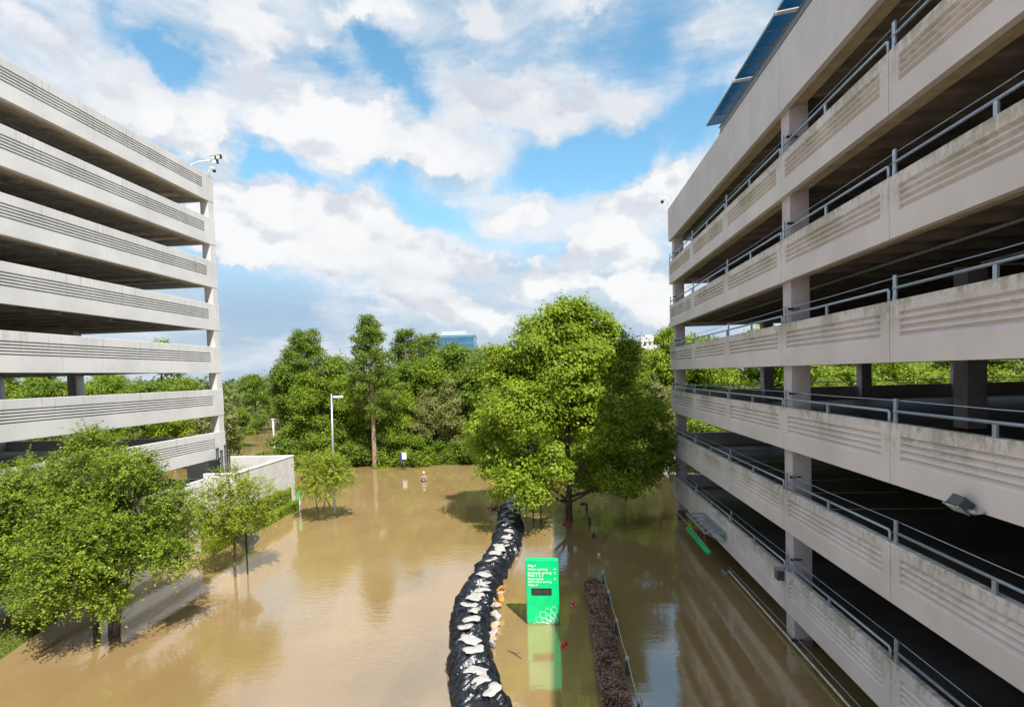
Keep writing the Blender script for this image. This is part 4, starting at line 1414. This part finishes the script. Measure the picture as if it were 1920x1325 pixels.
def proto_broad(seed, lm, h=12.0, w=4.6, n=20000, base=.12, lsize=.27):
    """unit of the woods; h total height, w crown radius"""
    rng = np.random.default_rng(seed)
    lobes = []
    for i in range(17):
        z = h*rng.uniform(base+.12, .90)
        k = (z/h-base)/(1-base)
        rr = w*(1-abs(k-.42)**1.6*1.5)
        a = rng.uniform(0, 6.28)
        q = rr*rng.uniform(.2, .75)
        r = w*rng.uniform(.26, .42)
        lobes.append((q*math.cos(a), q*math.sin(a), z, r, r*.8))
    lobes.append((0, 0, h-.9*w*.3, w*.30, w*.3))
    P, D = crown_points(break_up(lobes, seed, 3, .55, .7), n, rng, .40, 40, .3)
    P[:, 2] = np.maximum(P[:, 2], .1)
    crown = quads_mesh('crown', leaf_quads(P, D, lsize, rng, .55, .75), lm)
    mb = MB()
    tr = [(0, 0, -1.2), (.05, 0, h*.2), (rng.normal(0, .2), rng.normal(0, .2), h*.55), (0, 0, h*.9)]
    mb.tube(tr, [.26, .2, .14, .04], 8, False)
    limbs(mb, tr, lobes, rng, .2, tw=2)
    return crown, mb.mesh('trunk', M_BARK, True)


def proto_pine(seed, h=17.0, w=3.3, lo=.5, n=9000, lm=None):
    rng = np.random.default_rng(seed)
    mb = MB()
    mb.tube([(0, 0, -1.2), (0, 0, h*.25), (.1, .05, h*.6), (0, 0, h*.98)], [.30, .25, .17, .03], 10, False)
    P, D = [], []
    z = lo*h
    while z < h*.98:
        k = (z-lo*h)/(h*(1-lo))
        L = w*(1-.75*k)*(.55+.6*min(1, k*4+.3))
        for j in range(rng.integers(3, 6)):
            a = rng.uniform(0, 6.28)
            l = L*rng.uniform(.6, 1.1)
            e = Vector((math.cos(a)*l, math.sin(a)*l, z+l*rng.uniform(-.05, .35)))
            pth = bend((0, 0, z), e, rng, .05, 4)
            mb.tube(pth, [.06, .05, .04, .03, .015], 5, False)
            for q in range(int(4+l*2.2)):
                u = rng.uniform(.35, 1.05)
                c = np.array(pth[0].lerp(e, u))+rng.normal(0, .22, 3)
                m_ = 26
                q_ = rng.normal(0, 1, (m_, 3))*np.array([.26, .26, .17])
                P.append(c+q_)
                D.append(q_+np.array([0, 0, .3]))
        z += h*.022*rng.uniform(.7, 1.5)
    P, D = np.concatenate(P), np.concatenate(D)
    V = leaf_quads(P, D, .30, rng, .6, .38)
    return quads_mesh('crown', V, lm or L_PINE), mb.mesh('trunk', M_PINEBARK, True)


PR = {}
PR['dark'] = proto_broad(101, L_DARK)
PR['high'] = proto_broad(121, L_DARK, base=.33, w=4.2)
PR['dark2'] = proto_broad(106, L_DARK, w=5.2, base=.0)
PR['mid'] = proto_broad(102, L_MID)
PR['mid2'] = proto_broad(103, L_MID, w=5.2, base=.02)
PR['lime'] = proto_broad(104, L_LIME, w=4.6)
PR['olive'] = proto_broad(105, L_OLIVE, w=4.0, n=12000)
PR['shrub'] = proto_broad(107, L_DARK, h=5, w=3.6, base=-.15, n=12000, lsize=.26)
PR['shrub2'] = proto_broad(108, L_MID, h=4.5, w=3.4, base=-.15, n=12000, lsize=.26)
PR['pine'] = proto_pine(110, 17.7, 3.4, .46)
PR['pine2'] = proto_pine(111, 17, 3.6, .5)
PR['tallpine'] = proto_pine(112, 17.7, 3.6, .33)
HH = {'shrub': 5, 'shrub2': 4.5, 'pine': 17.7, 'pine2': 17, 'tallpine': 17.7}
KN = {'high': 'broadleaf_tree', 'dark': 'broadleaf_tree', 'dark2': 'broadleaf_tree', 'mid': 'broadleaf_tree', 'mid2': 'broadleaf_tree', 'lime': 'broadleaf_tree', 'olive': 'broadleaf_tree', 'shrub': 'shrub', 'shrub2': 'shrub', 'pine': 'pine_tree', 'pine2': 'pine_tree', 'tallpine': 'pine_tree'}
rt = np.random.default_rng(12)


def wood(kind, x, y, h, label=None, group=None, ws=1.0, z=0.0):
    c, tr = PR[kind]
    s = h/HH.get(kind, 12.0)
    nm = KN[kind]
    t = thing(nm, label or 'leafy green tree in the deeper ranks of the woods', 'shrub' if nm == 'shrub' else 'tree', (x, y, z), float(rt.uniform(0, 6.28)), group or (None if label else 'trees in the deeper ranks of the woods'))
    sx = max(.75, s**.5)*ws
    t.scale = (sx, sx, s)
    link('trunk', tr, t)
    link('crown', c, t)
    return t


# front of the woods, seen between the garages
wood('tallpine', -21.2, 60.2, 17.7, 'tall pine with a bare pale trunk rising highest in the woods')
wood('pine2', -31.6, 66, 17.2, 'broad-topped pine left of the street lamp top, standing above its neighbours')
wood('pine', -34.6, 68, 15.2, 'shorter pine at the left end of the woods skyline')
wood('high', -32.6, 66, 13.0, 'dark tree at the left corner of the woods')
wood('mid2', -27.6, 66.5, 14.2, 'mid-green crown between the broad-topped pine and the tall pine')
wood('mid', -29.4, 63, 11.6, 'round mid-green tree low in front of the broad-topped pine')
wood('lime', -24.3, 63.8, 11.2, 'lime-green tree just left of the tall pine trunk', ws=.9)
wood('lime', -19.4, 62.8, 10.6, 'lime-green tree just right of the tall pine trunk', ws=.8)
wood('pine', -20.2, 71, 17.0, 'slim pine top just right of the tall pine')
wood('pine2', -17.5, 73, 16.6, 'pine top left of the blue glass office block')
wood('dark2', -18.4, 66, 12.8, 'deep green tree behind the small white notice')
wood('mid', -15.6, 65.5, 13.0, 'mid-green tree below the pine top left of the office block')
wood('dark', -13.2, 69.5, 15.0, 'deep green tree standing against the blue office block')
wood('olive', -12.6, 62.8, 10.4, 'dusty olive tree near the water, below the office block', ws=.8)
wood('olive', -15.3, 62.9, 9.2, 'smaller dusty olive tree left of the other olive one', ws=.7)
wood('dark2', -9.5, 66, 12.6, 'deep green tree half hidden by the left edge of the big tree')
wood('mid2', -8.6, 77, 15.2, 'green crown showing above the left shoulder of the big tree')
wood('dark2', 7.4, 65, 13.8, 'dark tree just right of the big tree crown')
wood('mid2', 9.6, 62.2, 13.2, 'mid-green tree right of the big tree, before the white far building')
wood('dark', 12.0, 70, 13.3, 'dark tree in front of the white far building')
wood('lime', 13.4, 63.5, 15.6, 'tall lime-green tree touching the far corner of the right garage')
wood('lime', 16.6, 61.0, 13.9, 'lime-green tree seen through the far corner bay of the right garage')
wood('olive', 11.0, 58.5, 9.6, 'dusty tree at the foot of the tall lime-green tree')
wood('dark2', 7.8, 58.5, 8.6, 'low dark tree beyond the right skirt of the big tree')
wood('dark2', 2.0, 66, 11.5)
wood('dark2', -3.5, 66, 12)
# low growth at the foot
for i, (x, y, h, k, lab) in enumerate(((-31.8, 60.8, 5.0, 'shrub', 'dark shrub at the left foot of the woods, above the white yard wall'), (-28.6, 60.2, 4.2, 'shrub2', 'green shrub left of the street lamp at the woods foot'), (-25.4, 61.4, 4.8, 'shrub', 'dark shrub right behind the street lamp'),
                             (-22.9, 62.6, 3.8, 'shrub', 'dark shrub left of the pale pine trunk'), (-19.2, 61.4, 4.2, 'shrub2', 'green shrub right of the pale pine trunk'), (-16.4, 61.9, 3.6, 'shrub2', 'green shrub behind the small white notice'),
                             (-13.4, 62.8, 3.6, 'shrub', 'dark shrub at the foot of the olive tree'), (-9.8, 62.6, 4.6, 'shrub', 'dark shrub left of the big tree at the water line'), (-6.2, 62.5, 4, 'shrub', 'dark shrub behind the left skirt of the big tree'),
                             (-33.0, 57.2, 2.6, 'shrub2', 'low green bush just above the yard wall'), (-3, 62.5, 4, 'shrub', 'dark shrub behind the middle of the big tree'), (1, 63, 4.5, 'shrub2', 'green shrub behind the trunk of the big tree'), (5, 62.5, 4.5, 'shrub', 'dark shrub behind the right half of the big tree'),
                             (9.5, 60.5, 4.4, 'shrub2', 'green shrub at the water right of the big tree'))):
    wood(k, x, y, h, lab, ws=.9)
# left: trees beyond the clearing
wood('mid2', -56, 108, 12.5, 'rounded tree right of the flooded clearing, beyond the left garage')
wood('olive', -37.6, 57, 9.2, 'dusty-green tree touching the corner of the left garage')
wood('dark', -41.6, 62, 6.4, 'low dark tree at the left garage corner')
wood('mid', -50.5, 80, 6.5, 'pale green tree on the far left of the clearing')
wood('lime', -51.5, 101, 6.6, 'bright little tree behind the white utility post')
wood('mid', -53, 112, 10.4, 'far round tree closing the clearing on its left')
wood('dark2', -44, 112, 11, 'far dark tree closing the clearing in the middle')
wood('mid2', -48.5, 106, 12.4, 'tall rounded tree at the back of the clearing, nearest the woods')
wood('dark2', -61, 104, 12.2, 'broad dark tree at the back of the clearing, beside the left garage')
wood('mid2', -36, 100, 12)
wood('dark2', -28, 84, 13)
wood('mid2', -22, 82, 13.5)
wood('dark2', -14, 82, 13.5)
wood('mid', -2, 80, 13)
wood('mid2', 4, 78, 13.5)
wood('dark', 8, 78, 14)
# behind the left garage
wood('mid2', -63.9, 82, 18.3, 'tall tree whose top shows above a parapet of the left garage')
for x, y, h in ((-80.7, 90, 13.6), (-73, 80, 12.8), (-87, 84, 13.8), (-101, 90, 14.2), (-95, 76, 12.5), (-56.8, 78, 12.0), (-59.2, 62, 11.2), (-52.5, 64, 11.0), (-66, 66, 11.6), (-72, 62, 11.3), (-80, 66, 11.8), (-90, 64, 11.6), (-46.5, 61, 9.4), (-110, 80, 13)):
    wood(['mid', 'dark2', 'mid2', 'lime'][int(rt.integers(0, 4))], x, y, h, 'leafy tree seen through the open floors of the left garage', 'trees behind the left garage', 1.15)
# behind the right garage
for x, y, h in ((18.2, 64, 14.4), (24.0, 62, 15.2), (29.3, 66, 13.8), (34, 64, 12.4), (40, 66, 12.8), (46.8, 68, 12.6), (50.7, 66, 12.3), (55, 63, 12.3), (62, 66, 13), (21, 54, 8.5), (27, 55, 9.5), (32, 54, 8.8), (38, 55, 9.6), (44, 54, 9.0), (50, 55, 9.5), (15.5, 54, 7.5)):
    wood(['mid', 'lime', 'mid2', 'lime', 'dark2'][int(rt.integers(0, 5))], x, y, h, 'leafy tree seen through the open floors of the right garage', 'trees behind the right garage', 1.15)


def distant_woods():
    rng = np.random.default_rng(9)
    P, D = [], []
    for i in range(420):
        y = rng.uniform(125, 330)
        x = rng.uniform(-1.15, .75)*y
        h = rng.uniform(9, 12.5)+(y-125)*.004
        lobes = [(x+rng.normal(0, 2.5), y+rng.normal(0, 2), h*k, 4.2, 2.2) for k in (.25, .5, .75, .88)]
        p, d = crown_points(lobes, 300, rng, 1.0, 22, .5)
        P.append(p)
        D.append(d)
    P, D = np.concatenate(P), np.concatenate(D)
    V = leaf_quads(P, D, 1.05, rng, .5, .8)
    tagp(link('distant_woods', quads_mesh('distant_woods', V, leafmat('far_wood_green', (.07, .12, .03), (.17, .21, .05), .3))), 'far belt of woods along the horizon', 'woods', kind='stuff')


distant_woods()

# ------------------------------------------------------------------ far buildings
def office():
    t = thing('office_building', 'blue glass office block rising above the woods in the distance', 'building', (-45.3, 300, 0), math.radians(4))
    G = mat('blue_mirror_glass', (.07, .20, .32), .10, .5, var=.2, vscale=.15)
    F = mat('pale_blue_spandrel', (.28, .42, .55), .5)
    part('tower_core', MB().box(-21, 0, .3, 24, 0, 33.6), F, t)
    cols, rows = 14, 9
    pane = MB().box(.05, 1.45, 0, .1, .15, 3.3).mesh('window_pane', G)
    pside = MB().box(0, .1, .1, 2.3, .15, 3.3).mesh('window_pane', G)
    for r in range(3, rows):
        for c in range(cols):
            link('window_pane', pane, t, (-21+c*1.5, .15, 1.6+r*3.5))
        for c in range(9):
            link('window_pane', pside, t, (.05, .6+c*2.5, 1.6+r*3.5))
    part('roof_band', MB().box(-21.2, .3, 0, 24.2, 33.602, 34.4), mat('pale_roof_band', (.38, .43, .5), .6), t)
    part('penthouse', MB().box(-18.5, -4.5, 4, 18, 34.4, 36.3), mat('pale_roof_band', (.55, .6, .65)), t)


office()
t = thing('office_building', 'small pale building peeping over the woods right of the big tree', 'building', (40.5, 250, 0), math.radians(-3))
WB = mat('cream_far_wall', (.70, .66, .60), .8, var=.05)
part('wall', MB().box(0, 9, 0, 12, 0, 25.3), WB, t)
part('wing', MB().box(-7, -.003, 4, 14, 0, 23.8), mat('grey_far_wall', (.38, .42, .46), .8), t)
part('parapet', MB().box(-.2, 9.2, -.2, 12, 25.303, 25.9), WB, t)
part('plant_room', MB().box(2, 6, 3, 9, 25.9, 27.2), mat('grey_far_wall', (.38, .42, .46)), t)
for i in range(4):
    part('window', MB().box(1+i*2.1, 2.3+i*2.1, -.08, -.01, 22.2, 23.8), mat('far_window', (.1, .14, .18), .2), t)
